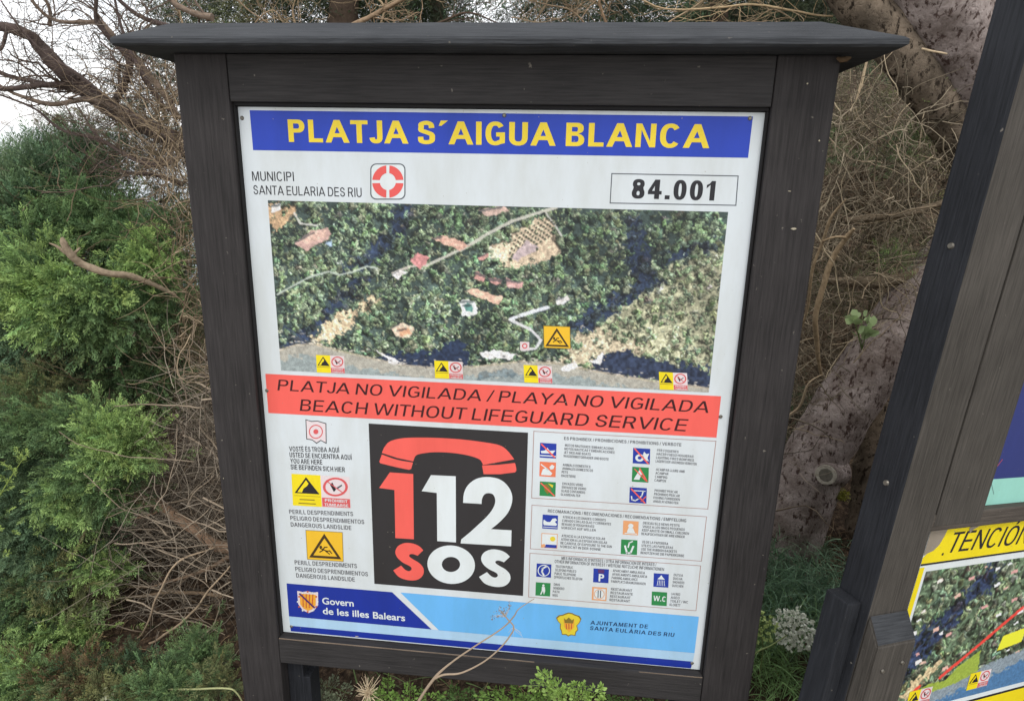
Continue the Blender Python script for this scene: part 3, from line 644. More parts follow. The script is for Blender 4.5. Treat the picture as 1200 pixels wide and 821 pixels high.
for q, w, c in ((((325, 345), (345, 334), (362, 325), (385, 318), (398, 322), (415, 318), (430, 312), (442, 314)), 1.2, (176, 184, 172)), (((500, 311), (545, 290), (575, 272), (600, 259), (652, 243)), 1.8, (186, 182, 170)),
                (((598, 374), (620, 366), (642, 360)), 2.2, (214, 216, 222)), (((600, 376), (622, 386), (634, 398), (628, 408), (612, 410)), 1.9, (206, 204, 204)), (((640, 250), (652, 266), (658, 276)), 1.0, (186, 182, 176)), (((345, 250), (352, 262), (372, 264)), 1.4, (190, 188, 180)), (((460, 320), (480, 312), (500, 311)), 1.3, (190, 180, 168))):
    ras.road(rl(*q), w, c)
for k in range(60):                                                    # pale clearings, yards and tracks between the crowns
    x, y = g.uniform(330, 690), g.uniform(242, 400)
    if 560 < x < 660 and 245 < y < 310: continue
    ras.fill([ra(x + g.uniform(-4, 4), y + g.uniform(-2.5, 2.5)) for _ in range(5)], [(160, 148, 124), (178, 170, 158), (140, 140, 116)][k % 3], 1.2, 80 + k, .2, .6)
for row in range(7):                                                   # rows of young trees across the field
    for k in range(13):
        x, y = 594 + k * 5.0 + row * 2, 306 - row * 5.0 - k * 2.9
        if 596 < x < 652 and 252 < y < 304: ras.trees(np.array([ra(x, y)]), np.array([1.5]), np.array([(98, 104, 84)]), 9 + row)
pink, roof, pale = (190, 140, 130), (204, 160, 140), (216, 210, 204)
for q, c in ((((345, 284), (366, 270), (384, 267), (389, 274), (384, 281), (358, 294)), (186, 152, 140)), (((350, 281), (370, 271), (384, 270), (380, 278), (360, 287)), (206, 170, 152)), (((481, 304), (490, 296), (503, 302), (491, 316)), (196, 132, 128)),
             (((458, 322), (468, 316), (478, 318), (466, 328)), pale), (((506, 279), (520, 276), (552, 287), (538, 293)), roof), (((545, 342), (552, 337), (589, 348), (584, 356)), (212, 172, 148)), (((458, 384), (470, 378), (486, 384), (480, 396), (464, 394)), (206, 184, 160)),
             (((466, 386), (478, 384), (482, 392), (470, 394)), (214, 160, 124)), (((572, 325), (590, 328), (588, 334), (574, 332)), pink), (((592, 326), (612, 330), (612, 338), (593, 335)), (202, 156, 148)), (((556, 318), (570, 322), (568, 330), (557, 327)), pink),
             (((597, 303), (617, 281), (633, 290), (606, 306)), (176, 158, 156)), (((538, 352), (556, 352), (560, 368), (542, 370)), (222, 222, 216)), (((543, 357), (553, 356), (555, 365), (546, 366)), (92, 138, 128)), (((318, 240), (330, 238), (329, 246), (318, 248)), pale),
             (((380, 286), (388, 280), (390, 288)), (150, 170, 190)), (((562, 246), (590, 241), (596, 246), (572, 256)), (188, 160, 146)), (((560, 300), (572, 296), (574, 302), (562, 305)), pink), (((650, 352), (664, 346), (668, 352), (654, 358)), pale)):
    ras.fill(rl(*q), np.array(c) * .92 + 14, 1.6, 40, .16)
    (x_, y_) = ra(*q[0]); ras.fill([(u - 2.5, v + 3.2) for u, v in rl(*q)][:2] + [(u, v) for u, v in rl(*q)][:2][::-1], (52, 60, 62), .6, 41, .1, .6)
coast = [(324, 412), (345, 405), (366, 403), (392, 410), (430, 419), (470, 428), (505, 431), (556, 430), (610, 424), (652, 426), (690, 434), (760, 446), (836, 456)]
ras.fill(rl((440, 421), (478, 412), (518, 410), (526, 399), (541, 396), (554, 424), (545, 434), (500, 436)), (44, 54, 74), 5, 50, .25)
ras.fill(rl((690, 440), (700, 419), (716, 414), (735, 412), (765, 420), (834, 432), (834, 460), (770, 446)), (50, 58, 76), 6, 51, .35)
sea = ras.fill(rl(*coast, (840, 475), (320, 475)), (158, 154, 142), 1.5, 52, .10)
deep = rl(*[(x, y + 12) for x, y in coast], (840, 475), (320, 475)); ras.fill(deep, (132, 144, 144), 5, 53, .12, .75)
ras.fill(rl((560, 436), (600, 432), (606, 442), (560, 444)), (78, 98, 108), 3, 54, .4, .5)
ras.road(rl(*[(x, y - .6) for x, y in coast]), 1.5, (186, 172, 148), .7)
for q in (((562, 414), (580, 410), (606, 414), (600, 421), (566, 420)), ((655, 432), (672, 424), (678, 430), (662, 436)), ((438, 410), (470, 424), (462, 427)), ((690, 424), (708, 412), (702, 428))): ras.fill(rl(*q), (216, 212, 208), 2, 60, .2)
for k in range(170):                                                   # breakwater stones and surf along the beach
    t = g.random() * (len(coast) - 1); i = int(t); f_ = t - i; x = coast[i][0] * (1 - f_) + coast[min(i + 1, 12)][0] * f_; y = coast[i][1] * (1 - f_) + coast[min(i + 1, 12)][1] * f_ - abs(g.normal(0, 5))
    ras.road(rl((x, y), (x + g.uniform(1, 4), y + g.uniform(-1, 1))), g.uniform(.5, 1.0), (205, 195, 180) if g.random() < .6 else (70, 72, 74), .8)
def soften(im, k):
    q = np.pad(im, ((1, 1), (1, 1), (0, 0)), 'edge'); b = sum(q[1 + dy:q.shape[0] - 1 + dy, 1 + dx:q.shape[1] - 1 + dx] for dx in (-1, 0, 1) for dy in (-1, 0, 1)) / 9
    return im * (1 - k) + b * k
ras.im = soften(ras.im, .45); ras.im = np.clip((ras.im - .36) * 1.2 + .41, .06, .94) + np.array([-.004, .002, .012]); ras.im *= np.random.default_rng(3).normal(1, .05, ras.im.shape[:2])[..., None]
HA = np.array([[1 / KA, 0, ax0], [0, -1 / KA, az1], [0, 0, 1.0]])
ras.mesh('aerial_photograph', HA, panel, -.00035)

def hazard_pair(p, x, y, w, h, sk, L=3, txt=True):
    """yellow falling-rocks sign beside a red ring sign; top left x, y"""
    q = lambda u, v: (x + u * w + v * h * .05, y + v * h + u * w * sk)
    p.poly([q(0, 0), q(.5, 0), q(.5, 1), q(0, 1)], I['sign'], L); p.poly([q(.5, 0), q(1, 0), q(1, 1), q(.5, 1)], I['pinkish'], L)
    p.poly([q(.04, .6), q(.25, .08), q(.47, .6)], I['black'], L + 1); p.poly([q(.09, .565), q(.25, .17), q(.29, .28), q(.26, .36), q(.2, .44), q(.17, .565)], I['sign'], L + 2)
    p.line([q(.03, .68), q(.48, .68)], .0008, I['olive'], L + 1)
    if txt:
        p.poly([q(.12, .78), q(.38, .78), q(.38, .81), q(.12, .81)], I['olive'], L + 1); p.poly([q(.1, .9), q(.4, .9), q(.4, .93), q(.1, .93)], I['olive'], L + 1)
    c = q(.75, .34); p.ell(c, w * .215, h * .3, I['rose'], L + 1, .80, 24)
    p.poly([q(.66, .28), q(.70, .2), q(.76, .42), q(.72, .5)], I['black'], L + 1); p.poly([q(.77, .36), q(.86, .25), q(.87, .29), q(.78, .41)], I['grey'], L + 1)
    p.line([q(.6, .16), q(.89, .53)], .0022 if txt else .0012, I['rose'], L + 2)
    p.poly([q(.51, .7), q(.99, .7), q(.99, .98), q(.51, .98)], I['rose'], L + 1)
    p.text('PROHIBIT', q(.56, .82), q(.95, .82), h * .09, I['pale'], L + 2); p.text('TUMBARSE', q(.55, .96), q(.96, .96), h * .09, I['pale'], L + 2)
for x, y in ((370.5, 415.5), (509, 422.2), (613.5, 427.2), (772, 435.4)): p = pr(); hazard_pair(p, x, y, 33, 20.5, .045, 3, False); p.build('hazard_symbol', panel)
def slip(p, q, L=3):
    p.poly([q(0, 0), q(1, 0), q(1, 1), q(0, 1)], I['amber'], L); p.line([q(.0, .0), q(1, 0), q(1, 1), q(0, 1)], .0011, I['olive'], L + 1, True)
    p.poly([[q(.5, .08), q(.95, .93), q(.05, .93)], [q(.5, .24), q(.83, .85), q(.17, .85)]], ink('brown_black', 74, 56, 30) if 'print_brown_black' not in bpy.data.materials else bpy.data.materials['print_brown_black'], L + 1)
    k = bpy.data.materials['print_brown_black']
    p.ell(q(.39, .55), .05 * abs(q(1, 0)[0] - q(0, 0)[0]) * .8, .05 * abs(q(0, 1)[1] - q(0, 0)[1]), k, L + 1, 0, 10)
    for s_ in ([(.38, .6), (.56, .68)], [(.44, .63), (.5, .55), (.56, .54)], [(.45, .65), (.36, .72)], [(.55, .68), (.63, .66), (.68, .74)], [(.53, .69), (.62, .77)]): p.line([q(*u) for u in s_], .0028 if q(1, 0)[0] - q(0, 0)[0] > 35 else .0018, k, L + 1)
p = pr(); slip(p, lambda u, v: (637 + 31 * u + .5 * v, 381.4 + 25.6 * v + u * 1.2))
p.build('slip_symbol', panel)
p = pr(); p.poly([(609.5, 400), (620.3, 400.5), (620.3, 410.5), (609.5, 410)], I['pinkish'], 3); p.ell((615, 405), 3.2, 3.2, I['rose'], 4, .6, 12); p.build('position_marker', panel)

p = pr(); p.poly([(311, 437.7), (845, 464), (839.6, 512.5), (314.6, 483.6)], I['coral'])
p.text('PLATJA NO VIGILADA / PLAYA NO VIGILADA', (325.3, 457), (830, 483.4), 12.6, I['coraltext'], 2, False, .2); p.text('BEACH WITHOUT LIFEGUARD SERVICE', (351.4, 480.9), (803, 505), 13.4, I['coraltext'], 2, False, .2)
p.build('unguarded_beach_band', panel)

# left column
p = pr()
p.line([(358.5, 491.5), (365, 493.5), (372, 493), (382, 496), (382.3, 519), (376, 515.5), (371, 519), (366, 515), (359.5, 514), (358.5, 491.5)], .0018, I['black'], 1)
p.poly([(359, 492), (365, 494), (372, 493.5), (381.5, 496.5), (381.8, 518), (376, 515), (371, 518), (366, 514.5), (360, 513.5)], I['pinkish'], 1); p.ell((370.3, 505.4), 8.2, 8.2, I['rose'], 2, .86, 24); p.ell((370.3, 505.4), 3, 3, I['rose'], 2, 0, 12)
for t, a_, b_ in (('VOSTÈ ÉS TROBA AQUÍ', (339.2, 528.3), (398, 529.8)), ('USTED SE ENCUENTRA AQUÍ', (339.7, 535.2), (412.6, 538.4)), ('YOU ARE HERE', (340.5, 542.4), (378, 544)), ('SIE BEFINDEN SICH HIER', (341, 549.4), (404.4, 552.8))): p.text(t, a_, b_, 5.6, I['black'], 1)
p.build('you_are_here_flag', panel)
p = pr(); hazard_pair(p, 341.5, 554.7, 68, 37, .055, 1)
for t, a_, b_ in (('PERILL DESPRENDIMENTS', (339.2, 601.5), (414, 604.2)), ('PELIGRO DESPRENDIMIENTOS', (340.5, 608.8), (427, 613.6)), ('DANGEROUS LANDSLIDE', (341, 616.4), (412, 620.5))): p.text(t, a_, b_, 4.9, I['txt'], 1)
p.build('rockfall_sign', panel)
p = pr(); slip(p, lambda u, v: (358.4 + 43 * u + 2 * v * (1 - .5 * u), 620.7 + 34 * v + 2.6 * u), 1)
for t, a_, b_ in (('PERILL DESPRENDIMENTS', (345.6, 660.8), (418.5, 665.2)), ('PELIGRO DESPRENDIMIENTOS', (346.3, 668.5), (431.3, 674.7)), ('DANGEROUS LANDSLIDE', (347.4, 676), (416, 681))): p.text(t, a_, b_, 4.9, I['txt'], 1)
p.build('slip_hazard_sign', panel)

# emergency number square; outlines measured on a 3.732x enlargement
p = pr(); E = lambda *q: [(420 + x / 3.732, 490 + y / 3.732) for x, y in q]
def rnd(P, m=4): return [tuple(v) for v in smooth_path(P, m)]
p.poly(E((45, 22), (742, 62), (720, 775), (70, 722)), I['square'], 1)
p.poly(E((103, 150), *rnd([(112, 128), (132, 104), (165, 91), (220, 84), (330, 84), (450, 91), (560, 105), (618, 117), (650, 138), (682, 178)]), (545, 203), *rnd([(543, 196), (532, 180), (505, 168), (460, 157), (400, 149), (330, 147), (272, 154), (250, 164), (240, 187)]), (170, 172)), I['coral'], 2)
p.poly(E(*rnd([(103, 157), (170, 180), (239, 192)]), (231, 220), *rnd([(222, 224), (160, 211), (96, 195)]), (92, 188)), I['coral'], 2)
p.poly(E((541, 205), (610, 202), (684, 194), *rnd([(687, 200), (691, 226), (684, 235)]), (620, 243), (548, 243)), I['coral'], 2)
p.poly(E((138, 235), (240, 242), (243, 527), (162, 522), (158, 312), (91, 303)), I['coral'], 2)
p.poly(E((318, 247), (426, 252), (427, 541), (345, 535), (343, 325), (277, 317)), I['pale'], 2)
p.poly(E(*rnd([(458, 368), (462, 326), (480, 290), (515, 264), (560, 255), (612, 263), (648, 288), (670, 325), (672, 365), (655, 410), (620, 450), (580, 483)], 3), (670, 488), (668, 558), (447, 545), (450, 528), *rnd([(490, 495), (560, 430), (590, 390), (599, 360), (592, 335), (575, 326), (553, 330), (541, 350), (539, 373)], 3)), I['pale'], 2)
Sa = [(284, 575), (259, 599)], [(259, 599), (240, 592), (226, 593), (223, 602), (240, 615), (265, 630), (284, 652), (285, 678), (268, 699), (240, 707), (205, 703), (175, 690), (153, 663)], [(153, 663), (187, 642)], [(187, 642), (205, 660), (222, 666), (233, 658), (226, 645), (195, 629), (170, 606), (162, 580), (175, 556), (205, 543), (240, 546), (267, 558), (284, 575)]
def scurve(sh): 
    o = []
    for q in Sa: o += rnd(q, 3)[:-1] if len(q) > 2 else [q[0]]
    return E(*[(x * sh[0] + y * sh[4] + sh[1], y * sh[2] + sh[3]) for x, y in o])
p.poly(scurve((1, 0, 1, 0, 0)), I['coral'], 2); p.poly(scurve((1.03, 370, 1.0, 28.5, 0)), I['pale'], 2)
p.poly([E(*[(406 + 104 * math.cos(t), 638 + 84 * math.sin(t) + 4 * math.cos(t)) for t in np.linspace(0, 2 * math.pi, 40, endpoint=False)]), E(*[(405 + 40 * math.cos(t), 637 + 33 * math.sin(t)) for t in np.linspace(0, 2 * math.pi, 24, endpoint=False)])], I['pale'], 2)
p.build('emergency_number_square', panel)

# three boxes of small pictograms; measured on 5x enlargements with origin (610, oy)
def icon(p, B, x, y, s, m, kind):
    q = lambda u, v: B(x + u * s - v * 3, y + v * s * .9 + u * 6)
    p.poly([q(0, 0), q(1, 0), q(1, 1), q(0, 1)], I[m], 1); w = I['pale']; rd = I['coral']
    def pl(pts, c=w, L=2): p.poly([q(*u) for u in pts], c, L)
    def ln(pts, wd=.0025, c=w, L=2): p.line([q(*u) for u in pts], wd, c, L)
    c_ = q(.5, .5); sz = s / 5
    if kind == 'boat': pl([(.05, .55), (.3, .5), (.45, .3), (.6, .5), (.95, .45), (.8, .68), (.1, .7)]); ln([(.05, .85), (.95, .85)]); ln([(.1, .1), (.9, .9)], .0032, rd, 3)
    if kind == 'dog': pl([(.1, .9), (.2, .5), (.45, .4), (.8, .75), (.7, .9)]); pl([(.6, .35), (.75, .15), (.92, .25), (.85, .45), (.68, .5)]); ln([(.1, .2), (.5, .5)], .0025, w)
    if kind == 'glass': pl([(.25, .2), (.45, .15), (.75, .55), (.5, .85), (.3, .6)], I['olive']); pl([(.5, .1), (.85, .2), (.8, .4)], I['crest']); ln([(.08, .12), (.92, .92)], .003, rd, 3)
    if kind == 'fire': p.ell(q(.4, .62), sz * .26, sz * .22, w, 2, .45, 14); pl([(.55, .5), (.65, .2), (.78, .35), (.95, .3), (.85, .6), (.95, .8), (.65, .75)]); ln([(.1, .05), (.9, .95)], .003, rd, 3)
    if kind == 'tent': pl([(.1, .85), (.45, .15), (.7, .5), (.55, .5), (.45, .85)]); ln([(.45, .1), (.9, .9)], .003, rd, 3); ln([(.15, .15), (.85, .88)], .002, rd, 3)
    if kind == 'fish': ln([(.15, .2), (.9, .2)], .002); ln([(.8, .2), (.72, .5), (.55, .7), (.35, .85), (.15, .8), (.12, .6)], .0028); ln([(.1, .1), (.9, .95)], .003, rd, 3); ln([(.7, .85), (.95, .55)], .0025, I['rose'], 3)
    if kind == 'wave': pl([(.05, .6), (.08, .35), (.3, .5), (.5, .5), (.65, .25), (.85, .2), (.95, .35), (.8, .45), (.95, .62), (.9, .75), (.1, .75)]); ln([(.05, .88), (.95, .88)], .0015)
    if kind == 'sun': pl([(.04, .04), (.96, .04), (.96, .96), (.04, .96)], w, 2); p.ell(q(.7, .35), sz * .17, sz * .15, I['crest'], 3, 0, 14); pl([(.3, .75), (.96, .75), (.96, .96), (.2, .96)], I['iconblue'], 3); pl([(.04, .78), (.2, .72), (.3, .9), (.04, .96)], I['peach'], 3)
    if kind == 'child': p.ell(q(.5, .35), sz * .17, sz * .15, w, 2, 0, 14); pl([(.35, .5), (.65, .5), (.8, .85), (.25, .85)]); ln([(.15, .9), (.9, .9)], .002)
    if kind == 'bin': ln([(.25, .45), (.38, .9), (.6, .9), (.75, .45)], .004); ln([(.45, .5), (.5, .2), (.68, .1)], .003)
    if kind == 'phone': p.ell(c_, sz * .42, sz * .4, w, 2, .86, 24); ln([(.62, .2), (.42, .35), (.38, .6), (.5, .82)], .0038)
    if kind == 'walk': p.ell(q(.52, .2), sz * .08, sz * .08, w, 2, 0, 10); pl([(.42, .3), (.62, .3), (.66, .6), (.58, .9), (.5, .62), (.4, .9), (.32, .88), (.42, .6)])
    if kind == 'P': p.text('P', q(.35, .9), q(.7, .9), sz * .48, w, 2, True); pl([(.3, .05), (.7, .05), (.7, .3), (.3, .3)], I['purple'], 2)
    if kind == 'fork': p.poly([q(.12, .1), q(.92, .1), q(.92, .9), q(.12, .9)], w, 2); p.ell(c_, sz * .36, sz * .34, I['peach'], 3, .88, 24); ln([(.42, .25), (.42, .75)], .002, I['grey'], 3); ln([(.58, .25), (.58, .75)], .002, I['grey'], 3)
    if kind == 'shower': pl([(.25, .42), (.4, .25), (.5, .1), (.6, .25), (.75, .42)]); [ln([(.3 + .1 * k, .5), (.25 + .125 * k, .88)], .0011) for k in range(5)]
    if kind == 'WC': p.text('W.C', q(.1, .66), q(.9, .68), sz * .34, w, 2, True)
def lines(p, B, x, y, rows, wid, st=21):
    for k, (t, f_) in enumerate(rows): p.text(t, B(x - 3 * k, y + st * k), B(x - 3 * k + wid * f_, y + st * k + wid * f_ * .075), 2.9, I['txt'], 1)
def infobox(name, oy, corners, heads, icons, blocks):
    p = pr(); B = lambda x, y: (610 + x / 5, oy + y / 5)
    p.line([B(*c) for c in corners], .0012, I['boxline'], 1, True)
    for t, a_, b_ in heads: p.text(t, B(*a_), B(*b_), 3.6, I['txt'], 1)
    for ic in icons: icon(p, B, *ic)
    for bl in blocks: lines(p, B, *bl)
    p.build(name, panel)
infobox('prohibition_box', 490, [(78, 75), (1145, 133), (1097, 530), (65, 465)], [('ES PROHIBEIX / PROHIBICIONES / PROHIBITIONS / VERBOTE', (255, 125), (942, 163))],
        [(115, 142, 96, 'iconblue', 'boat'), (113, 252, 95, 'orange', 'dog'), (114, 368, 93, 'green', 'glass'), (660, 172, 100, 'iconblue', 'fire'), (655, 282, 97, 'green', 'tent'), (640, 402, 100, 'iconblue', 'fish')],
        [(260, 163, [('MOTOS NAUTIQUES I EMBARCACIONS', 1), ('MOTOS NAUTICAS Y EMBARCACIONES', 1.03), ('JET SKIS AND BOATS', .55), ('WASSERMOTORRADER UND BOOTE', .93)], 285),
         (247, 278, [('ANIMALS DOMESTICS', .9), ('ANIMALES DOMESTICOS', 1), ('PETS', .2), ('HAUSTIERE', .47)], 180), (245, 388, [('ENVASOS VIDRE', .85), ('ENVASES DE VIDRIO', 1), ('GLASS CONTAINERS', .98), ('GLASBEHALTER', .8)], 142),
         (800, 193, [('FER FOGUERES', .52), ('HACER FUEGO HOGUERAS', .9), ('LIGHTING FIRES BONFIRES', .92), ('LAGERFEUER ANZUNDEN VERBOTEN', 1)], 240), (793, 305, [('ACAMPAR LLIURE AMB', 1), ('ACAMPAR', .45), ('CAMPING', .43), ('CAMPEN', .4)], 168), (785, 428, [('PROHIBIT PESCAR', .9), ('PROHIBIDO PESCAR', 1), ('FISHING FORBIDDEN', 1.02), ('ANGELN VERBOTEN', .98)], 150)])
infobox('recommendation_box', 580, [(67, 57), (1090, 125), (1060, 385), (57, 312)], [('RECOMANACIONS / RECOMENDACIONES / RECOMENDATIONS / EMPFELUNG', (160, 99), (970, 157))],
        [(130, 112, 90, 'iconblue', 'wave'), (123, 220, 95, 'peach', 'sun'), (602, 147, 90, 'peach', 'child'), (590, 257, 95, 'green', 'bin')],
        [(247, 133, [('ATENCIO A LES ONADES I CORRENTS', .9), ('CUIDADO CON LAS OLAS Y CORRIENTES', 1.02), ('BEWARE OF ROUGH WAVES', .68), ('VORSICHT AUF WELLEN', .72)], 280), (240, 243, [('ATENCIO A LA EXPOSICIO SOLAR', .85), ('ATENCION A LA EXPOSICION SOLAR', .9), ('BE CAREFUL OF EXPOSURE TO THE SUN', 1), ('VORSICHT IN DER SONNE', .8)], 300),
         (717, 168, [('DEIXAU ELS NENS PETITS', .78), ('VIGILE A LOS NINOS PEQUENOS', .9), ('KEEP AN EYE ON SMALL CHILDREN', 1), ('BEAUFSICHTIGEN SIE IHRE KINDER', .92)], 275), (712, 279, [('US DE LA PAPERERA', .6), ('UTILICE LAS PAPELERAS', .72), ('USE THE RUBBISH BASKETS', .82), ('BENUTZEN SIE DIE PAPIERKORBE', 1)], 255)])
infobox('services_box', 580, [(55, 338), (1055, 412), (1028, 675), (47, 595)], [("MES INFORMACIO D'INTERES / OTRA INFORMACION DE INTERES /", (240, 376), (795, 414)), ('OTHER INFORMATION OF INTEREST / WEITERE NUTZLICHE INFORMATIONEN', (200, 395), (840, 442))],
        [(95, 398, 86, 'iconblue', 'phone'), (90, 508, 86, 'green', 'walk'), (428, 427, 90, 'iconblue', 'P'), (420, 535, 86, 'peach', 'fork'), (781, 455, 88, 'iconblue', 'shower'), (770, 562, 89, 'green', 'WC')],
        [(205, 422, [('TELEFON PUBLIC', .62), ('TELEFONO PUBLICO', .75), ('PUBLIC TELEPHONE', .76), ('OFFENTLICHES TELEFON', 1)], 165), (195, 528, [('DINS', .55), ('SENDERO', 1), ('PATH', .6), ('WEG', .5)], 64), (540, 447, [('APARCAMENT AMBULANCIA', .92), ('APARCAMIENTO AMBULANCIA', 1), ('PARKING AMBULANCE', .74), ('PARKPLATZ KRANKENWAGEN', .98)], 205),
         (530, 555, [('RESTAURANT', .95), ('RESTAURANTE', 1), ('RESTAURANT', .92), ('RESTAURANT', .92)], 130), (897, 472, [('DUTXA', .8), ('DUCHA', .8), ('SHOWERS', 1), ('DUSCHEN', .95)], 68), (882, 583, [('LAVABO', .5), ('ASEO', .5), ('TOILET / WC', 1), ('KLOSETT', .6)], 105)])

# footer
p = pr(); p.poly([(335.9, 683), (459.5, 693.3), (505.7, 736.8), (338.7, 721.5)], I['navy'], 1); p.poly([(469.3, 693.7), (819, 722), (813.8, 764.7), (514.5, 738)], I['sky'], 1)
p.poly([(338.7, 721.7), (813.8, 765), (811.8, 774.5), (340, 732.5)], I['paleblue'], 1); p.poly([(340, 732.6), (811.8, 774.6), (809.5, 782.5), (341, 739)], I['navy'], 1)
p.build('footer_bands', panel)
p = pr(); p.gill('Govern', (378, 706.9), (414.7, 709.9), 7.4, I['pale'], 2, .018); p.gill('de les illes Balears', (378.6, 718.5), (474.9, 727), 7.4, I['pale'], 2, .018)
sx, sy = 360.8, 704.2
p.poly([(sx - 12.4, sy - 12.6), (sx - 6, sy - 11.2), (sx, sy - 12.2), (sx + 6, sy - 10.6), (sx + 12, sy - 11.2), (sx + 12.2, sy + 4), (sx + 7, sy + 11), (sx + .8, sy + 13.4), (sx - 6, sy + 10), (sx - 11.2, sy + 3)], I['pinkish'], 2)
p.poly([(sx - 9.4, sy - 9.6), (sx + 9.4, sy - 8), (sx + 9.4, sy + 4), (sx + 5, sy + 9), (sx + .5, sy + 10.8), (sx - 5, sy + 8), (sx - 8.8, sy + 3)], I['gold'], 3)
for k in range(4): p.line([(sx - 5.6 + k * 3.9, sy - 9 + k * .3), (sx - 5.2 + k * 3.5, sy + 7.5 - abs(k - 1.5) * 1.2)], .0022, I['crestred'], 4)
p.line([(sx - 9, sy - 9), (sx + 7.5, sy + 6.5)], .0046, I['purple'], 5)
for k in range(12):
    t = 2 * math.pi * k / 12; p.ell((sx + 11.6 * math.cos(t), sy + 11.8 * math.sin(t)), 1.1, 1.1, I['crestred'] if k % 2 else I['pale'], 4, 0, 8)
p.build('government_crest', panel)
p = pr(); cx, cy = 666.6, 731
o = [(-3.5, -12.4), (0, -13.4), (4, -12.6), (7, -11), (11.6, -9.6), (14, -6.2), (12.4, -2.4), (9.2, 1.2), (10.4, 6), (8, 8.6), (7.2, 12.6), (2.4, 11.8), (-.6, 13.2), (-3.4, 11.4), (-7.8, 11.4), (-8.4, 7.6), (-10, 4.2), (-9.6, -.6), (-12.6, -4), (-14.2, -7.4), (-11.2, -10.2), (-7.2, -10.8)]
p.poly([(cx + x * 1.06, cy + y * 1.06) for x, y in o], I['olive'], 2); p.poly([(cx + x * .96, cy + y * .96) for x, y in o], I['crest'], 3)
p.poly([(cx - 6, cy - 6.2), (cx + 6.6, cy - 5.2), (cx + 6, cy + 3.4), (cx + .2, cy + 8.8), (cx - 5.4, cy + 2.6)], I['gold'], 4); p.poly([(cx - 5.6, cy - 8), (cx - 3.4, cy - 5.6), (cx, cy - 8.6), (cx + 3.6, cy - 5.2), (cx + 6.2, cy - 7), (cx + 5, cy - 1.6), (cx - 4.8, cy - 2.2)], I['olive'], 5)
for k in range(3): p.line([(cx - 3 + 3.1 * k, cy - 1), (cx - 2.6 + 2.8 * k, cy + 4.6)], .0022, I['crestred'], 5)
for t, a_, b_ in (('AJUNTAMENT DE', (691.7, 730.8), (759, 735.6)), ('SANTA EULÀRIA DES RIU', (691.3, 737.2), (789.7, 745.4))): p.text(t, a_, b_, 4.4, I['inkblue'], 2, False, .08, True, .06)
p.build('town_council_crest', panel)

def screw_at(x, z, parent, y=-.0005, r=.0042):
    bm = bmesh.new(); bmesh.ops.create_cone(bm, cap_ends=True, segments=12, radius1=r, radius2=r * .6, depth=.0022, matrix=Matrix.Translation((x, y - .0008, z)) @ Matrix.Rotation(R(90), 4, 'X'))
    box_bm(bm, x - r * .55, x + r * .55, y - .0022, y - .0018, z - .0004, z + .0004, 0); return bm_obj('screw', bm, SCREW, parent)
for q in ((283.7, 138.5), (591, 135.4), (878.8, 138.9), (312.8, 457.5), (844.4, 488), (341.6, 733.5), (811, 776.5)):
    u = rc(*q); screw_at(u[0], u[1], board)

# ------------------------------------------------------------------ the second, leaning board
M2 = Matrix(((0.8906320252548001, -0.444777106799897, 0.09459345039296253), (0.4343314908906859, 0.893678328726406, 0.11267298161250514), (-0.134650479431775, -0.05926525146737276, 0.9891192437503692)))
ZB = .30; o2 = Vector((.6329, -.2713, -.2709)) + M2 @ Vector((0, 0, ZB))
board2 = empty('notice_board', o2, 'leaning wooden notice board with torn yellow heading ending in TENCIÓN beside the pine', 'notice board', M2.to_euler())
def pl2(name, x0, x1, y0, y1, z0, z1, m, bev=.004, parent=None): return plank(name, x0, x1, y0, y1, z0 - ZB, z1 - ZB, m, parent or board2, bev)
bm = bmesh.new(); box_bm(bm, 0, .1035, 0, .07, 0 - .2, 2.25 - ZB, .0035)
for f in bm.faces: f.material_index = 1 if f.normal.x < -.7 else 0  # left face: blacker finish, with its shade put into the colour too
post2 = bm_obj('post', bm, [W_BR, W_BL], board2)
bm = bmesh.new(); box_bm(bm, 1.36, 1.4635, 0, .07, -.2, 2.25 - ZB, .0035); bm_obj('post', bm, W_BR, board2)
# foot block with sloping top in front of the post
for x0 in (.0005, 1.36):
    bm = bmesh.new(); pf = [(-.0005, 1.084), (-.031, 1.038), (-.034, .1), (-.0005, .1)]
    va = [bm.verts.new((x0, y, z - ZB)) for y, z in pf]; vb = [bm.verts.new((x0 + .1025, y, z - ZB)) for y, z in pf]
    for k in range(4):
        f = bm.faces.new([va[k], va[(k + 1) % 4], vb[(k + 1) % 4], vb[k]]); f.material_index = 1 if k == 0 else 0
    bm.faces.new(va[::-1]); bm.faces.new(vb); bmesh.ops.bevel(bm, geom=list(bm.edges), offset=.003, segments=2, affect='EDGES'); bm_obj('foot_block', bm, [W_BR, W_RF], board2)
pl2('ground_anchor', -.035, -.0005, .018, .068, -.1, 1.097, W_BL, .003)
pl2('frame_board', .119, .251, .007, .022, 1.248, 2.2, W_BR, .002); pl2('frame_board', 1.21, 1.359, .004, .022, 1.248, 2.2, W_BR, .002)
pl2('middle_rail', .1046, 1.359, .008, .05, 1.2375, 1.2725, W_BRX, .003); pl2('bottom_rail', .1046, 1.359, -.004, .05, .50, .60, W_BRX, .003); pl2('top_rail', .2515, 1.2095, .002, .05, 2.08, 2.2, W_BRX, .003)
pl2('back_board', .1046, 1.359, .03, .045, .60, 2.18, W_BRX, 0)
for z in (1.752, 1.33): 
    bm = bmesh.new(); bmesh.ops.create_cone(bm, cap_ends=True, segments=12, radius1=.006, radius2=.004, depth=.004, matrix=Matrix.Translation((-.0012, .034, z - ZB)) @ Matrix.Rotation(R(-90), 4, 'Y')); bm_obj('bolt', bm, SCREW, board2)
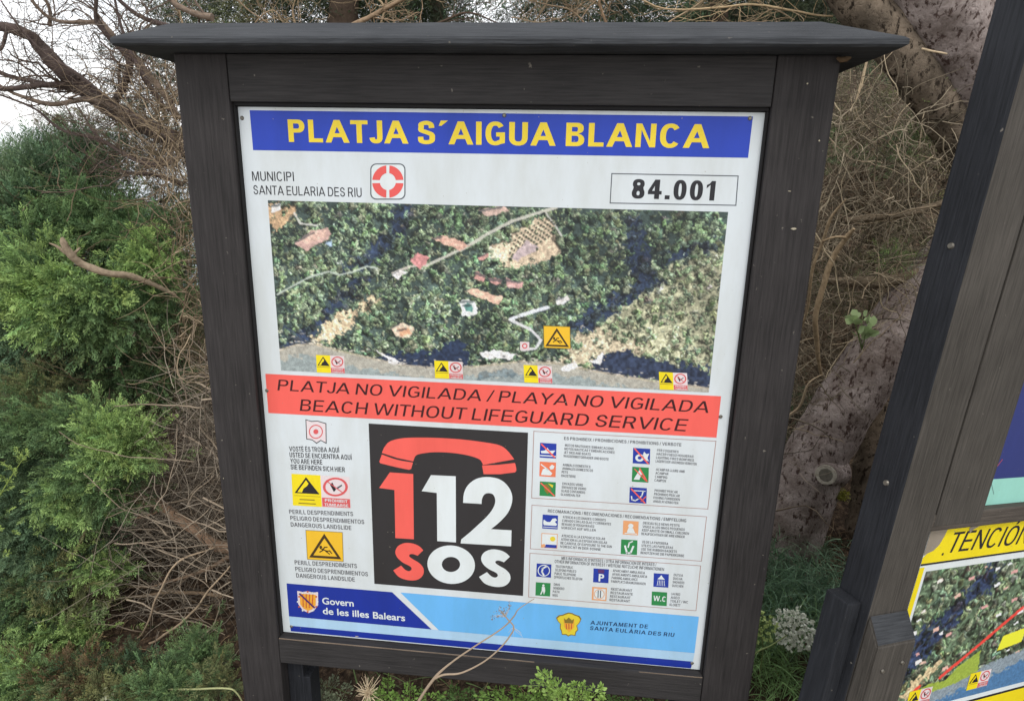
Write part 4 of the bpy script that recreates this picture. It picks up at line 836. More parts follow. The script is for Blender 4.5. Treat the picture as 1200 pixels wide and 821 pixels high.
for x in (.03, .078):
    bm = bmesh.new(); bmesh.ops.create_cone(bm, cap_ends=True, segments=10, radius1=.004, radius2=.003, depth=.003, matrix=Matrix.Translation((x, -.0335, .985 - ZB + (.01 if x > .05 else 0))) @ Matrix.Rotation(R(90), 4, 'X')); bm_obj('bolt', bm, SCREW, board2)
I2 = np.eye(3)
def b2(x, z): return (x, z - ZB)
up = pl2('upper_panel', .2515, 1.209, .022, .027, 1.2735, 2.078, I['deepblue'], 0)
p = Print(I2, .022); p.poly([b2(.2515, 1.2735), b2(1.209, 1.2735), b2(1.209, 1.329), b2(.2515, 1.329)], I['teal'], 1, False)
p.line([b2(.262, 1.335), b2(.285, 1.37)], .0012, I['rose'], 2, False, False); p.line([b2(.27, 1.327), b2(.292, 1.297)], .001, I['grey'], 2, False, False)
p.build('mint_strip', up)
lo = pl2('lower_panel', .1415, 1.34, .0235, .0285, .61, 1.236, I['pale'], 0)
p = Print(I2, .0235)
p.poly([b2(x, z) for x, z in ((.1415, 1.1585), (1.34, 1.1585), (1.34, 1.2355), (.30, 1.2355), (.262, 1.231), (.236, 1.2345), (.19, 1.232), (.186, 1.215), (.178, 1.196), (.166, 1.185), (.150, 1.180), (.1415, 1.172))], I['sign'], 1, False)
p.poly([b2(x, z) for x, z in ((.1415, 1.2355), (.19, 1.2355), (.19, 1.232), (.186, 1.215), (.178, 1.196), (.166, 1.185), (.150, 1.180), (.1415, 1.176))], ink('bare_board', 150, 140, 126, .8), 1, False)
p.poly([b2(x, z) for x, z in ((.262, 1.231), (.252, 1.226), (.258, 1.214), (.266, 1.222), (.30, 1.2355), (.27, 1.2358))], bpy.data.materials['print_bare_board'], 3, False)
p.poly([b2(.1415, 1.1545), b2(1.34, 1.1545), b2(1.34, 1.1585), b2(.1415, 1.1585)], I['black'], 2, False)
p.text('TENCIÓN', b2(.203, 1.176), b2(.452, 1.1745), .044, I['black'], 2, False, .22, False); p.ell(b2(.196, 1.1745), .003, .003, I['black'], 2, 0, 8, False)
p.build('torn_yellow_heading', lo)
p = Print(I2, .0235); p.poly([b2(.1415, 1.02), b2(.155, 1.02), b2(.155, 1.150), b2(.1415, 1.150)], I['sign'], 1, False); p.poly([b2(.1415, .61), b2(1.34, .61), b2(1.34, .782), b2(.1415, .782)], I['sign'], 1, False); p.poly([b2(.1415, .782), b2(1.34, .782), b2(1.34, .788), b2(.1415, .788)], I['black'], 1, False); p.build('yellow_border', lo)
# its own aerial print, x .163-1.32, z .80-1.14
r2 = Raster(900, 264, (0, 0, 1157, 340)); r2.im[:] = (np.array([88, 104, 84]) / 255) * (.6 + .5 * r2.noise(60, 61) + .25 * r2.noise(14, 62))[..., None]
g = np.random.default_rng(8)
def r2c(x, z): return ((x - .163) * 1000, (1.14 - z) * 1000)
def f2(pts, *a, **k): return r2.fill([r2c(*q) for q in pts], *a, **k)
v2 = f2([(.163, 1.0), (.19, 1.0), (.24, 1.03), (.30, 1.075), (.35, 1.13), (.38, 1.14), (.40, 1.10), (.34, 1.05), (.28, .98), (.23, .92), (.163, .84)], (54, 66, 92), 22, 3, .25)
sc2 = f2([(.19, .84), (.225, .875), (.30, .925), (.29, .90), (.23, .83)], (190, 172, 138), 6, 4, .2)
N = 2600; pts = np.stack([g.uniform(0, 1157, N), g.uniform(0, 290, N)], 1); rad = g.uniform(4, 10, N); tone = g.uniform(.7, 1.25, (N, 1)) * np.array([130, 144, 118.]) * g.normal(1, .05, (N, 3))
kp = np.ones(N, bool)
for i in range(N):
    xi, yi = int(pts[i, 0] / 1157 * 899), int(pts[i, 1] / 340 * 263)
    if v2[yi, xi]: kp[i] = g.random() < .4; tone[i] *= .5; tone[i, 2] *= 1.3
    if sc2[yi, xi]: kp[i] = False
r2.trees(pts[kp], rad[kp], tone[kp], 4)
def warp2(r):
    f = r.x1 - r.x0; a, b = r.noise(11, 311) - .5, r.noise(11, 312) - .5; yy, xx = np.mgrid[0:r.h, 0:r.w]; r.im = r.im[np.clip(yy + a * 14, 0, r.h - 1).astype(int), np.clip(xx + b * 14, 0, r.w - 1).astype(int)] * (.8 + .4 * r.noise(4.5, 315))[..., None]
warp2(r2)
for k in range(90):
    x, y = g.uniform(0, 1157), g.uniform(0, 270); w_ = g.uniform(8, 24); h_ = g.uniform(4, 9); c = [(206, 170, 156), (226, 214, 206), (196, 150, 146), (220, 222, 224)][g.integers(4)]
    r2.fill([(x, y), (x + w_, y - h_ * .6), (x + w_ + 4, y + h_ * .5), (x + 4, y + h_)], c, 2, k, .1)
f2([(.19, .80), (.235, .838), (.30, .855), (.38, .85), (.46, .876), (.60, .90), (1.32, .93), (1.32, .79), (.19, .79)], (128, 140, 148), 5, 7, .15); f2([(.30, .80), (.36, .82), (.47, .84), (.62, .87), (1.32, .88), (1.32, .79), (.30, .79)], (64, 108, 152), 10, 8, .15, .8)
f2([(.235, .846), (.28, .862), (.33, .86), (.36, .89), (.42, .92), (.425, .90), (.435, .865), (.38, .848), (.30, .838), (.26, .838)], (142, 160, 70), 2, 9, .1)
r2.road([r2c(.235, .85), r2c(.25, .86)], 5, (214, 70, 60)); r2.road([r2c(.31, .872), r2c(.40, .93), r2c(.52, 1.01)], 5, (220, 70, 62))
f2([(.485, .945), (.56, .955), (.56, .918), (.48, .908)], (244, 230, 60), .5, 10, .03)
r2.im = soften(r2.im, .6); r2.im = np.clip((r2.im - .36) * 1.2 + .40, .06, .95)
r2.mesh('aerial_photograph', np.array([[.001, 0, .163], [0, -.001, 1.14 - ZB], [0, 0, 1.0]]), lo, .0235 - .0004)
for x, z in ((.224, .853), (.412, .862)):
    p = Print(np.array([[.001, 0, 0], [0, -.001, 1.236 - ZB], [0, 0, 1.0]]), .0235); hazard_pair(p, x * 1000, (1.236 - z) * 1000, 70, 44, 0, 3, False); p.build('hazard_symbol', lo)


# ------------------------------------------------------------------ ground and sea
def smooth(a, b, x): t = np.clip((x - a) / (b - a), 0, 1); return t * t * (3 - 2 * t)
def ground_z(x, y):
    x, y = np.asarray(x, float), np.asarray(y, float)
    right = smooth(.35, 1.1, x)
    z = .03 + .12 * smooth(-.2, .9, y) + right * (.10 * smooth(.1, .9, y) + 1.5 * smooth(.9, 3.2, y) + 1.2 * smooth(2.5, 6, y))
    z = z - 26 * (1 - right * .6 * smooth(14, 4, y)) * smooth(3.2, 26, y) ** 1.3
    return z + .03 * np.sin(x * 5.1 + y * 2.3) * np.cos(y * 4.3 - x) + .015 * np.sin(x * 17) * np.sin(y * 15)
gx = np.concatenate([np.linspace(-60, -3, 50)[:-1], np.linspace(-3, 3.5, 150), np.linspace(3.5, 60, 50)[1:]]); gy = np.concatenate([np.linspace(-14, -2, 24)[:-1], np.linspace(-2, 4, 140), np.linspace(4, 40, 70)[1:]])
GX, GY = np.meshgrid(gx, gy); GZ = ground_z(GX, GY)
idx = np.arange(GX.size).reshape(GX.shape)
EARTH = mat('earth_and_needle_litter', lin(96, 78, 62), .95, .1)
nt = EARTH.node_tree; n_, l_ = nt.nodes, nt.links
tc = n_.new('ShaderNodeTexCoord'); a1 = n_.new('ShaderNodeTexNoise'); a1.inputs['Scale'].default_value = 55; a1.inputs['Detail'].default_value = 8; a1.inputs['Roughness'].default_value = .7
l_.new(tc.outputs['Object'], a1.inputs['Vector']); rp = n_.new('ShaderNodeValToRGB')
for pos, c in ((.32, (34, 28, 24)), (.5, (66, 54, 44)), (.68, (116, 98, 80))):
    e = rp.color_ramp.elements[0] if pos == .32 else rp.color_ramp.elements.new(pos) if pos == .5 else rp.color_ramp.elements[-1]
    e.position = pos; e.color = (*lin(*c), 1)
l_.new(a1.outputs['Fac'], rp.inputs['Fac']); l_.new(rp.outputs['Color'], n_['Principled BSDF'].inputs['Base Color'])
bu = n_.new('ShaderNodeBump'); bu.inputs['Strength'].default_value = .8; bu.inputs['Distance'].default_value = .02; l_.new(a1.outputs['Fac'], bu.inputs['Height']); l_.new(bu.outputs['Normal'], n_['Principled BSDF'].inputs['Normal'])
me = mesh_np('ground', np.stack([GX, GY, GZ], -1).reshape(-1, 3), [np.stack([idx[:-1, :-1], idx[:-1, 1:], idx[1:, 1:], idx[1:, :-1]], -1).reshape(-1, 4)], EARTH, smooth=True)
tag(link('ground', me), None, None, kind='structure')
SEA = mat('sea_water', lin(70, 96, 112), .12, .5); nt = SEA.node_tree; n_, l_ = nt.nodes, nt.links
tc = n_.new('ShaderNodeTexCoord'); a1 = n_.new('ShaderNodeTexNoise'); a1.inputs['Scale'].default_value = .35; a1.inputs['Detail'].default_value = 6
l_.new(tc.outputs['Object'], a1.inputs['Vector']); bu = n_.new('ShaderNodeBump'); bu.inputs['Strength'].default_value = .05; bu.inputs['Distance'].default_value = .3; l_.new(a1.outputs['Fac'], bu.inputs['Height']); l_.new(bu.outputs['Normal'], n_['Principled BSDF'].inputs['Normal'])
sv = [(-30000, -200, -25), (30000, -200, -25), (30000, 45000, -25), (-30000, 45000, -25)]
tag(link('sea', mesh_np('sea', sv, [np.array([[0, 1, 2, 3]])], SEA)), None, None, kind='structure')

PATH = mat('pale_bounce_gravel', lin(176, 170, 160), .95, .1); nt = PATH.node_tree; n_, l_ = nt.nodes, nt.links  # unseen pale strip, added to bounce light onto the lower panel
tc = n_.new('ShaderNodeTexCoord'); a1 = n_.new('ShaderNodeTexNoise'); a1.inputs['Scale'].default_value = 90; a1.inputs['Detail'].default_value = 7; l_.new(tc.outputs['Object'], a1.inputs['Vector'])
rp = n_.new('ShaderNodeValToRGB'); rp.color_ramp.elements[0].position = .3; rp.color_ramp.elements[0].color = (*lin(128, 120, 110), 1); rp.color_ramp.elements[1].position = .7; rp.color_ramp.elements[1].color = (*lin(196, 190, 180), 1); l_.new(a1.outputs['Fac'], rp.inputs['Fac']); l_.new(rp.outputs['Color'], n_['Principled BSDF'].inputs['Base Color'])
pxs, pys = np.meshgrid(np.linspace(-30, 30, 160), np.linspace(0, 1, 14)); pys = -4.2 + pys * 3.65 + .12 * np.sin(pxs * 1.7) * pys; ii = np.arange(pxs.size).reshape(pxs.shape)
tag(link('bounce_path', mesh_np('bounce_path', np.stack([pxs, pys, ground_z(pxs, pys) + .02], -1).reshape(-1, 3), [np.stack([ii[:-1, :-1], ii[:-1, 1:], ii[1:, 1:], ii[1:, :-1]], -1).reshape(-1, 4)], PATH, smooth=True)), None, None, kind='structure')

# ------------------------------------------------------------------ foliage sprays
def spray_proto(seed, nside=15, nsub=5, flat=.35):
    g = np.random.default_rng(seed); B = []                     # blades: base, tip, width, tipness
    for i in range(nside):
        s = .12 + .86 * i / nside; sgn = 1 if i % 2 else -1; az = g.normal(0, flat) + (0 if sgn > 0 else math.pi)
        d = np.array([.72, math.cos(az) * .7, math.sin(az) * .7]); d /= np.linalg.norm(d); b = np.array([s, g.normal(0, .01), g.normal(0, .01) - .10 * s * s]); L = (.36 * (1 - s) + .13) * g.uniform(.8, 1.2)
        B.append((b, b + d * L, .026, s))
        for k in range(nsub):
            q = .25 + .75 * k / nsub; sd = d + np.array([.35, 0, 0]) + g.normal(0, .42, 3); sd /= np.linalg.norm(sd); bb = b + d * L * q
            B.append((bb, bb + sd * g.uniform(.07, .13), .030, min(1, s + .2 * q)))
    B.append((np.zeros(3), np.array([.5, 0, -.025]), .014, 0)); B.append((np.array([.5, 0, -.025]), np.array([1.04, 0, -.1]), .014, .5))
    V, F, T = [], [], []
    for b, t, w, tp in B:
        d = t - b; n = np.cross(d, g.normal(0, 1, 3)); n /= np.linalg.norm(n) + 1e-9; m = b + d * .55; i = len(V)
        up = np.cross(n, d); up /= np.linalg.norm(up) + 1e-9
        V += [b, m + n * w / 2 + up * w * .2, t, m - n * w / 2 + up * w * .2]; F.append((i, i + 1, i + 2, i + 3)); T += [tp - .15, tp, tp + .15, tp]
    return np.array(V), np.array(F), np.clip(np.array(T), 0, 1)
PROTO = [spray_proto(s) for s in range(5)]
PROTO_FAR = [spray_proto(s + 20, 8, 3) for s in range(4)]

def scatter(acc, P, D, L, C0, C1, protos=PROTO, wmul=1.0):
    """sprays at P pointing along D, length L, colour C0 (inside) to C1 (tips)"""
    N = len(P); pick = rng.integers(0, len(protos), N)
    for k, (PV, PF, PT) in enumerate(protos):
        s = np.where(pick == k)[0]
        if not len(s): continue
        d = D[s] / np.linalg.norm(D[s], axis=1, keepdims=True); r = rng.normal(0, 1, (len(s), 3)) + np.array([0, 0, .0]); a = np.cross(d, r); a /= np.linalg.norm(a, axis=1, keepdims=True); b = np.cross(d, a)
        M = np.stack([d, a * wmul, b * wmul], 2) * L[s][:, None, None]
        V = np.einsum('nij,vj->nvi', M, PV) + P[s][:, None]
        F = (PF[None] + (np.arange(len(s)) * len(PV))[:, None, None]).reshape(-1, 4)
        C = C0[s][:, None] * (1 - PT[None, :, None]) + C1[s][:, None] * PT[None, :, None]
        acc.add(V.reshape(-1, 3), F, C.reshape(-1, 3))

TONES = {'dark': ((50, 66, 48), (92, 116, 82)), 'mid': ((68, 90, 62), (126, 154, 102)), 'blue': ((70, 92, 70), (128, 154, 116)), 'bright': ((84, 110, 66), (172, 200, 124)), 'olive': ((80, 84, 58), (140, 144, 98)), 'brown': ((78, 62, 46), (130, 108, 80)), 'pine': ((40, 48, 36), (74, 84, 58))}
def clumps(acc, spec, protos=PROTO):
    """spec rows: px, py, rx, ry (photo pixels), Y, depth radius, count, spray length, tone, lean"""
    for (px, py, rx, ry, Y, ry_, n, L, tone, lean) in spec:
        n = int(n * (2.1 if protos is PROTO else 1.9)); L = L * (1.22 if protos is PROTO else 1); c = at(px, py, Y); sc = np.linalg.norm(c - CAM) / FPX
        u = rand_dirs(n); ph = rng.uniform(0, 6.28, 6); lump = .72 + .3 * np.sin(u[:, :1] * 4.1 + ph[0]) * np.cos(u[:, 2:] * 5.2 + ph[1]) + .25 * np.sin(u[:, 2:] * 8.3 + u[:, :1] * 6 + ph[2]) + .12 * np.sin(u[:, 1:2] * 9 + ph[3]); u = u * rng.uniform(.12, 1.1, (n, 1)) ** .5 * lump * 1.15; P = c + u * np.array([rx * sc, ry_, ry * sc])
        D = u * .8 + rng.normal(0, .45, (n, 3)) + np.array(lean)
        c0, c1 = (np.array(lin(*q)) for q in TONES[tone]); v = rng.uniform(.7, 1.3, (n, 1)); h = rng.normal(0, .05, (n, 1))
        f = np.hstack([1 + h, np.ones((n, 1)), 1 - h]) * v
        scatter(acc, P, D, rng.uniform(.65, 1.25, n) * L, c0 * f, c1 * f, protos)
def twig_cols(n, a=(112, 98, 82), b=(170, 154, 132), dark=.25):
    k = rng.uniform(0, 1, (n, 1)); c = np.array(lin(*a)) * (1 - k) + np.array(lin(*b)) * k
    d = rng.uniform(0, 1, (n, 1)) < dark; return np.where(d, c * .4, c)
def region_pts(poly, n, Y0, Y1):
    P = np.array(poly, float); lo, hi = P.min(0), P.max(0); out = []
    while len(out) < n:
        x, y = rng.uniform(lo[0], hi[0]), rng.uniform(lo[1], hi[1]); c = False
        for i in range(len(P)):
            a, b = P[i], P[i - 1]
            if (a[1] > y) != (b[1] > y) and x < (b[0] - a[0]) * (y - a[1]) / (b[1] - a[1]) + a[0]: c = not c
        if c: out.append(at(x, y, rng.uniform(Y0, Y1)))
    return np.array(out)
def limb(acc, pix, rad, k=8, col=(118, 104, 88), m=6, bump=.25, bs=40):
    """pix rows: px, py, Y; radii in metres along it"""
    P = smooth_path([at(*q) for q in pix], m); P += np.array([[mnoise.noise(Vector(p) * 9), mnoise.noise(Vector(p) * 9 + Vector((5, 0, 0))), mnoise.noise(Vector(p) * 9 + Vector((0, 7, 0)))] for p in P]) * .012
    tube(acc, P, lerp_r(rad, len(P)), k, lin(*col), bump, bs); return P
def part(acc, name, m, root, smooth=True): return acc.build(name, m, root, off=tuple(root.location), smooth=smooth)
def off_shoots(acc, P, rad, n, L, col, spread=.9, r=.35, k=4, bias=(0, 0, 0), sub=2):
    """side twigs along a limb, each with finer twigs of its own"""
    i = rng.integers(1, len(P) - 1, n); T = P[i] - P[i - 1]; T /= np.linalg.norm(T, axis=1, keepdims=True)
    D = T * .6 + rng.normal(0, spread, (n, 3)) + np.array(bias); rr = lerp_r(rad, len(P))[i] * r * rng.uniform(.5, 1.1, n); rr = np.clip(rr, .0011, None)
    Q = twigs(acc, P[i], D, L * rng.uniform(.4, 1.3, n), rr, .5, 10, k, np.broadcast_to(np.array(lin(*col)), (n, 3)) * rng.uniform(.7, 1.25, (n, 1)))
    if sub:
        m = n * sub; a = rng.integers(0, n, m); b = rng.integers(2, 9, m); p0 = Q[a, b]; t = Q[a, b] - Q[a, b - 1]; t /= np.linalg.norm(t, axis=1, keepdims=True)
        twigs(acc, p0, t + rng.normal(0, .7, (m, 3)), L * .5 * rng.uniform(.3, 1.3, m), np.clip(rr[a] * .5, .0008, None), .55, 8, 3, np.broadcast_to(np.array(lin(*col)), (m, 3)) * rng.uniform(.7, 1.3, (m, 1)))

def leaflets(acc, P, N_, L, W, col, cup=.15):
    """small oval leaves: base P, pointing D"""
    n = len(P); d = N_ / np.linalg.norm(N_, axis=1, keepdims=True); r = rng.normal(0, 1, (n, 3)); a = np.cross(d, r); a /= np.linalg.norm(a, axis=1, keepdims=True); b = np.cross(d, a)
    S_ = np.array([(0, 0, 0), (.25, .4, .1), (.6, .5, .16), (1, 0, .05), (.6, -.5, .16), (.25, -.4, .1), (.5, 0, 0)])
    V = P[:, None] + S_[None, :, :1] * d[:, None] * L[:, None, None] + S_[None, :, 1:2] * a[:, None] * W[:, None, None] + S_[None, :, 2:] * b[:, None] * (W * cup * 4)[:, None, None]
    F = np.array([(0, 1, 2, 6), (6, 2, 3, 3), (6, 3, 4, 4), (0, 6, 4, 5)]); F3 = np.array([(6, 2, 3), (6, 3, 4)]); F4 = np.array([(0, 1, 2, 6), (0, 6, 4, 5)]); o = (np.arange(n) * 7)[:, None, None]; base = acc.n
    acc.add(V.reshape(-1, 3), (F4[None] + o).reshape(-1, 4), np.repeat(col, 7, 0)); acc.F.setdefault(3, []).append((F3[None] + o).reshape(-1, 3) + base); acc.MI.setdefault(3, []).append(np.zeros(n * 2, int))
# ------------------------------------------------------------------ left: juniper bushes
def bush(label, base, spec, stems, group=None, protos=PROTO, per=2):
    b = at(*base) if len(base) == 3 and base[0] > -900 else np.array(base); b[2] = float(ground_z(b[0], b[1]))
    root = empty('juniper_bush', b, label, 'juniper bush', group=group)
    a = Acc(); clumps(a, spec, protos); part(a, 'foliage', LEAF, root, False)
    a = Acc()
    for px, py, Y, r in stems: 
        e = at(px, py, Y); m = (b + e) / 2 + rng.normal(0, .06, 3); P = smooth_path([b - np.array([0, 0, .05]), m, e], 8); tube(a, P, lerp_r((r, r * .3), len(P)), 7, lin(112, 94, 76), .3, 40)
    part(a, 'stem', LIMB, root)
    return root
# upper bush, hazy blue-green on top with fresher sprays at its front
bush('blue-green juniper bush with fresh green sprays under the bare branches, beside the roofed board', (90, 560, .95), [
    (25, 250, 60, 55, 1.05, .16, 190, .085, 'blue', (0, -.2, .5)), (85, 220, 50, 38, 1.15, .14, 170, .085, 'blue', (0, -.2, .6)), (120, 255, 42, 38, 1.0, .12, 130, .075, 'mid', (.2, -.3, .3)),
    (60, 285, 70, 40, .95, .14, 190, .08, 'mid', (.2, -.4, .2)), (10, 310, 45, 45, .9, .14, 130, .08, 'dark', (0, -.4, 0)), (165, 285, 46, 34, .9, .10, 170, .06, 'mid', (.3, -.4, .2)), (190, 330, 36, 50, 1.05, .10, 150, .055, 'olive', (.2, -.3, .1)), (150, 330, 60, 30, 1.0, .1, 150, .06, 'dark', (.1, -.3, .1)), (175, 305, 28, 24, .78, .06, 80, .05, 'bright', (.3, -.5, .2)),
    (70, 345, 62, 44, .70, .12, 230, .072, 'bright', (.1, -.6, 0)), (30, 330, 40, 30, .72, .08, 90, .065, 'mid', (0, -.5, .1)), (110, 370, 45, 35, .68, .10, 130, .065, 'mid', (.1, -.5, -.2)), (180, 345, 34, 34, .80, .08, 110, .055, 'mid', (.2, -.4, -.2)), (20, 385, 50, 40, .75, .10, 130, .07, 'blue', (0, -.4, -.2)),
    (135, 415, 65, 45, .85, .12, 170, .06, 'dark', (.1, -.3, -.2)), (60, 425, 70, 35, .85, .12, 150, .065, 'dark', (0, -.4, -.2)), (165, 440, 42, 34, .78, .1, 120, .055, 'mid', (.2, -.3, -.3)), (205, 400, 30, 60, .95, .08, 120, .05, 'olive', (.2, -.2, -.2)), (195, 455, 40, 28, .85, .08, 90, .05, 'olive', (.2, -.2, -.3)), (80, 395, 40, 26, .8, .08, 70, .055, 'brown', (0, -.2, -.2)),
    (100, 195, 45, 24, 1.3, .1, 120, .07, 'blue', (0, -.1, .9)), (130, 270, 60, 24, 1.2, .12, 140, .07, 'blue', (0, -.2, .5)), (60, 240, 80, 40, 1.4, .12, 160, .08, 'dark', (0, -.2, .4)), (60, 190, 30, 18, 1.3, .1, 60, .07, 'blue', (0, -.1, .9)), (20, 215, 40, 25, 1.25, .1, 80, .08, 'blue', (0, -.1, .8)), (205, 270, 20, 50, 1.1, .08, 60, .05, 'olive', (.1, -.2, .1))],
    [(60, 300, 1.0, .022), (120, 260, 1.0, .018), (150, 380, .85, .016), (20, 330, .95, .018)])
bush('low green juniper bush with a bright upright shoot in front of the dead brushwood', (60, 850, .42), [
    (140, 520, 42, 36, .42, .06, 190, .052, 'bright', (.3, -.5, .5)), (120, 560, 45, 45, .45, .08, 190, .055, 'mid', (.2, -.5, -.1)), (95, 500, 40, 25, .5, .06, 80, .05, 'mid', (.1, -.5, .3)), (40, 500, 60, 40, .55, .1, 190, .06, 'mid', (0, -.4, .1)), (30, 555, 60, 45, .5, .1, 180, .06, 'dark', (0, -.4, 0)), (75, 610, 60, 45, .48, .1, 200, .06, 'dark', (.1, -.4, -.2)),
    (25, 640, 55, 55, .42, .1, 200, .062, 'blue', (0, -.4, -.2)), (85, 585, 40, 30, .42, .07, 80, .05, 'bright', (.2, -.5, -.2)), (112, 662, 22, 14, .40, .05, 70, .045, 'bright', (.6, -.3, .1)), (70, 690, 55, 40, .38, .08, 150, .055, 'olive', (.1, -.3, -.2)), (20, 720, 50, 50, .34, .08, 150, .06, 'mid', (0, -.4, -.2)), (85, 750, 40, 30, .3, .07, 110, .05, 'bright', (.1, -.4, .1)),
    (30, 790, 60, 45, .24, .08, 190, .055, 'bright', (0, -.4, .2)), (60, 760, 90, 60, .34, .1, 260, .055, 'dark', (0, -.3, .1)), (150, 800, 80, 24, .14, .06, 150, .042, 'dark', (0, -.3, .4)), (40, 815, 80, 30, .09, .05, 150, .045, 'mid', (0, -.3, .6)), (130, 820, 70, 26, .07, .05, 120, .04, 'olive', (0, -.3, .6)), (200, 815, 60, 26, .06, .04, 110, .04, 'mid', (.1, -.3, .6)), (90, 800, 60, 24, .12, .05, 110, .045, 'brown', (0, -.3, .3)), (0, 800, 50, 40, .1, .05, 120, .05, 'bright', (0, -.3, .4)), (255, 800, 26, 24, .08, .03, 60, .035, 'olive', (.1, -.2, .6)), (100, 770, 44, 20, .3, .06, 70, .045, 'olive', (0, -.3, .2)), (90, 800, 50, 35, .26, .08, 130, .05, 'olive', (.1, -.3, 0)), (140, 795, 46, 24, .24, .06, 90, .045, 'olive', (.2, -.3, .1)), (205, 785, 36, 20, .22, .05, 80, .042, 'mid', (.2, -.3, .2)), (240, 765, 26, 36, .20, .04, 90, .04, 'mid', (.3, -.3, .4)), (10, 590, 30, 50, .5, .06, 100, .06, 'mid', (0, -.4, 0)), (45, 455, 45, 22, .6, .06, 70, .05, 'olive', (0, -.3, 0))],
    [(60, 600, .5, .016), (130, 540, .45, .010), (40, 700, .4, .014), (180, 790, .24, .008)])
# the fresh sprig at the photo's left edge, nearest of all
b = at(-30, 700, .1); root = empty('juniper_sprig', b, 'single fresh light green juniper sprig reaching in at the picture edge below the bush', 'sprig')
a = Acc(); P = np.array([at(-25, 640, .1), at(-5, 590, .08), at(12, 560, .07), at(30, 533, .06)]); D = np.diff(np.vstack([P, 2 * P[-1] - P[-2]]), axis=0)
PP, DD = [], []
for t in np.linspace(0, 1, 15):
    q = P[min(int(t * 3), 2)] * (1 - (t * 3 - min(int(t * 3), 2))) + P[min(int(t * 3), 2) + 1] * (t * 3 - min(int(t * 3), 2)); PP.append(q); DD.append(np.array([.5 if len(PP) % 2 else -.4, -.2, .6]) + rng.normal(0, .15, 3))
for q in ((8, 600), (14, 625), (2, 650), (6, 575), (-5, 620)): PP.append(at(*q, .08)); DD.append(np.array([.9, -.2, .5]))
nn = len(PP); c1 = np.broadcast_to(np.array(lin(176, 200, 112)), (nn, 3)); scatter(a, np.array(PP), np.array(DD), np.full(nn, .034), c1 * .7, c1, PROTO, 1.1); part(a, 'foliage', LEAF, root, False)
a = Acc(); tube(a, smooth_path(P, 6), lerp_r((.0022, .0008), 19), 5, lin(150, 170, 90)); part(a, 'stem', HERB, root)

# ------------------------------------------------------------------ left: dead limbs and brushwood
def dead(name, label, cat, rows, col=(134, 118, 100), shoots=(), sub=None):
    """rows: (pix list, radii); the first limb is the thing's main stem"""
    acc = Acc(); root = None
    for pix, rad in rows:
        if root is None: root = empty(name, at(*pix[0]), label, cat)
        P = limb(acc, pix, rad, 8, col)
        for n, L, r in shoots: off_shoots(acc, P, rad, n, L, col, .8, r)
    part(acc, 'branch', LIMB, root); return root
dead('dead_branch', 'short grey dead branch stub with a forked tip lying on green juniper sprays', 'branch', [([(205, 345, .75), (160, 325, .66), (125, 322, .6), (100, 311, .58), (86, 299, .56), (77, 285, .55), (75, 278, .55)], (.006, .010, .0105, .011, .012, .010, .004)), ([(80, 296, .56), (68, 289, .55), (58, 286, .54)], (.006, .004, .0015)), ([(86, 300, .56), (95, 290, .58)], (.005, .003))], (152, 136, 116))
dead('dead_branch', 'thick dead brown branch curving behind the left post amid brushwood', 'branch', [([(120, 583, .62), (160, 585, .55), (190, 592, .52), (215, 612, .5), (245, 633, .5), (285, 642, .5), (330, 650, .55)], (.010, .016, .017, .018, .018, .02, .02)), ([(190, 592, .52), (165, 607, .5), (130, 610, .5), (100, 590, .5)], (.005, .004, .003, .002))], (150, 124, 102))
dead('dead_branch', 'slim brown branch forking off below the thick curved branch by the left post', 'branch', [([(285, 645, .5), (240, 665, .46), (200, 680, .44), (150, 690, .45)], (.009, .006, .004, .003))], (138, 116, 96))
dead('dead_branch', 'thin pale dead stick rising steeply through the brushwood by the left post', 'branch', [([(150, 752, .34), (165, 742, .33), (185, 700, .32), (205, 660, .33), (250, 640, .4)], (.002, .003, .003, .003, .002))], (170, 150, 126))
dead('dead_branch', 'pale dead stick curving up to the right at the bottom of the brushwood', 'branch', [([(110, 742, .36), (130, 755, .34), (170, 757, .33), (205, 735, .33), (235, 705, .33), (270, 660, .34)], (.002, .003, .004, .004, .0035, .002))], (168, 148, 124))
dead('dead_branch', 'long dark level dead branch crossing low behind the brushwood', 'branch', [([(95, 760, .5), (130, 735, .55), (160, 722, .55), (200, 730, .5), (245, 748, .5), (290, 750, .5)], (.014, .016, .017, .016, .016, .014))], (112, 96, 80))
dead('dead_branch', 'slender brown branch lying level across the middle of the brushwood', 'branch', [([(110, 700, .48), (150, 702, .46), (200, 690, .46), (260, 700, .45)], (.005, .005, .006, .006))], (138, 118, 96))
acc = Acc()
BR_L = [(205, 440), (300, 420), (320, 700), (300, 770), (230, 790), (150, 770), (90, 730), (70, 690), (105, 650), (120, 600), (170, 570), (195, 520)]
n = 2900; P = region_pts(BR_L, n, .34, .95); twigs(acc, P, rand_dirs(n, (.25, .1, -.1)) * np.array([1, .5, .8]), rng.uniform(.06, .32, n), rng.uniform(.0005, .0018, n), .36, 10, 3, twig_cols(n, (104, 94, 82), (164, 152, 136), .3))
n = 170; P = region_pts(BR_L, n, .30, .7); twigs(acc, P, rand_dirs(n, (.5, 0, .2)) * np.array([1, .35, .7]), rng.uniform(.14, .34, n), rng.uniform(.0013, .0030, n), .26, 14, 5, twig_cols(n, (128, 114, 98), (176, 160, 140), .12))
R2 = [(0, 190), (215, 210), (235, 330), (260, 470), (120, 480), (20, 470), (0, 420)]; n = 420; P = region_pts(R2, n, .8, 1.5); twigs(acc, P, rand_dirs(n, (.2, 0, .2)), rng.uniform(.06, .3, n), rng.uniform(.0008, .002, n), .5, 9, 3, twig_cols(n, (96, 82, 66), (150, 130, 108), .4))
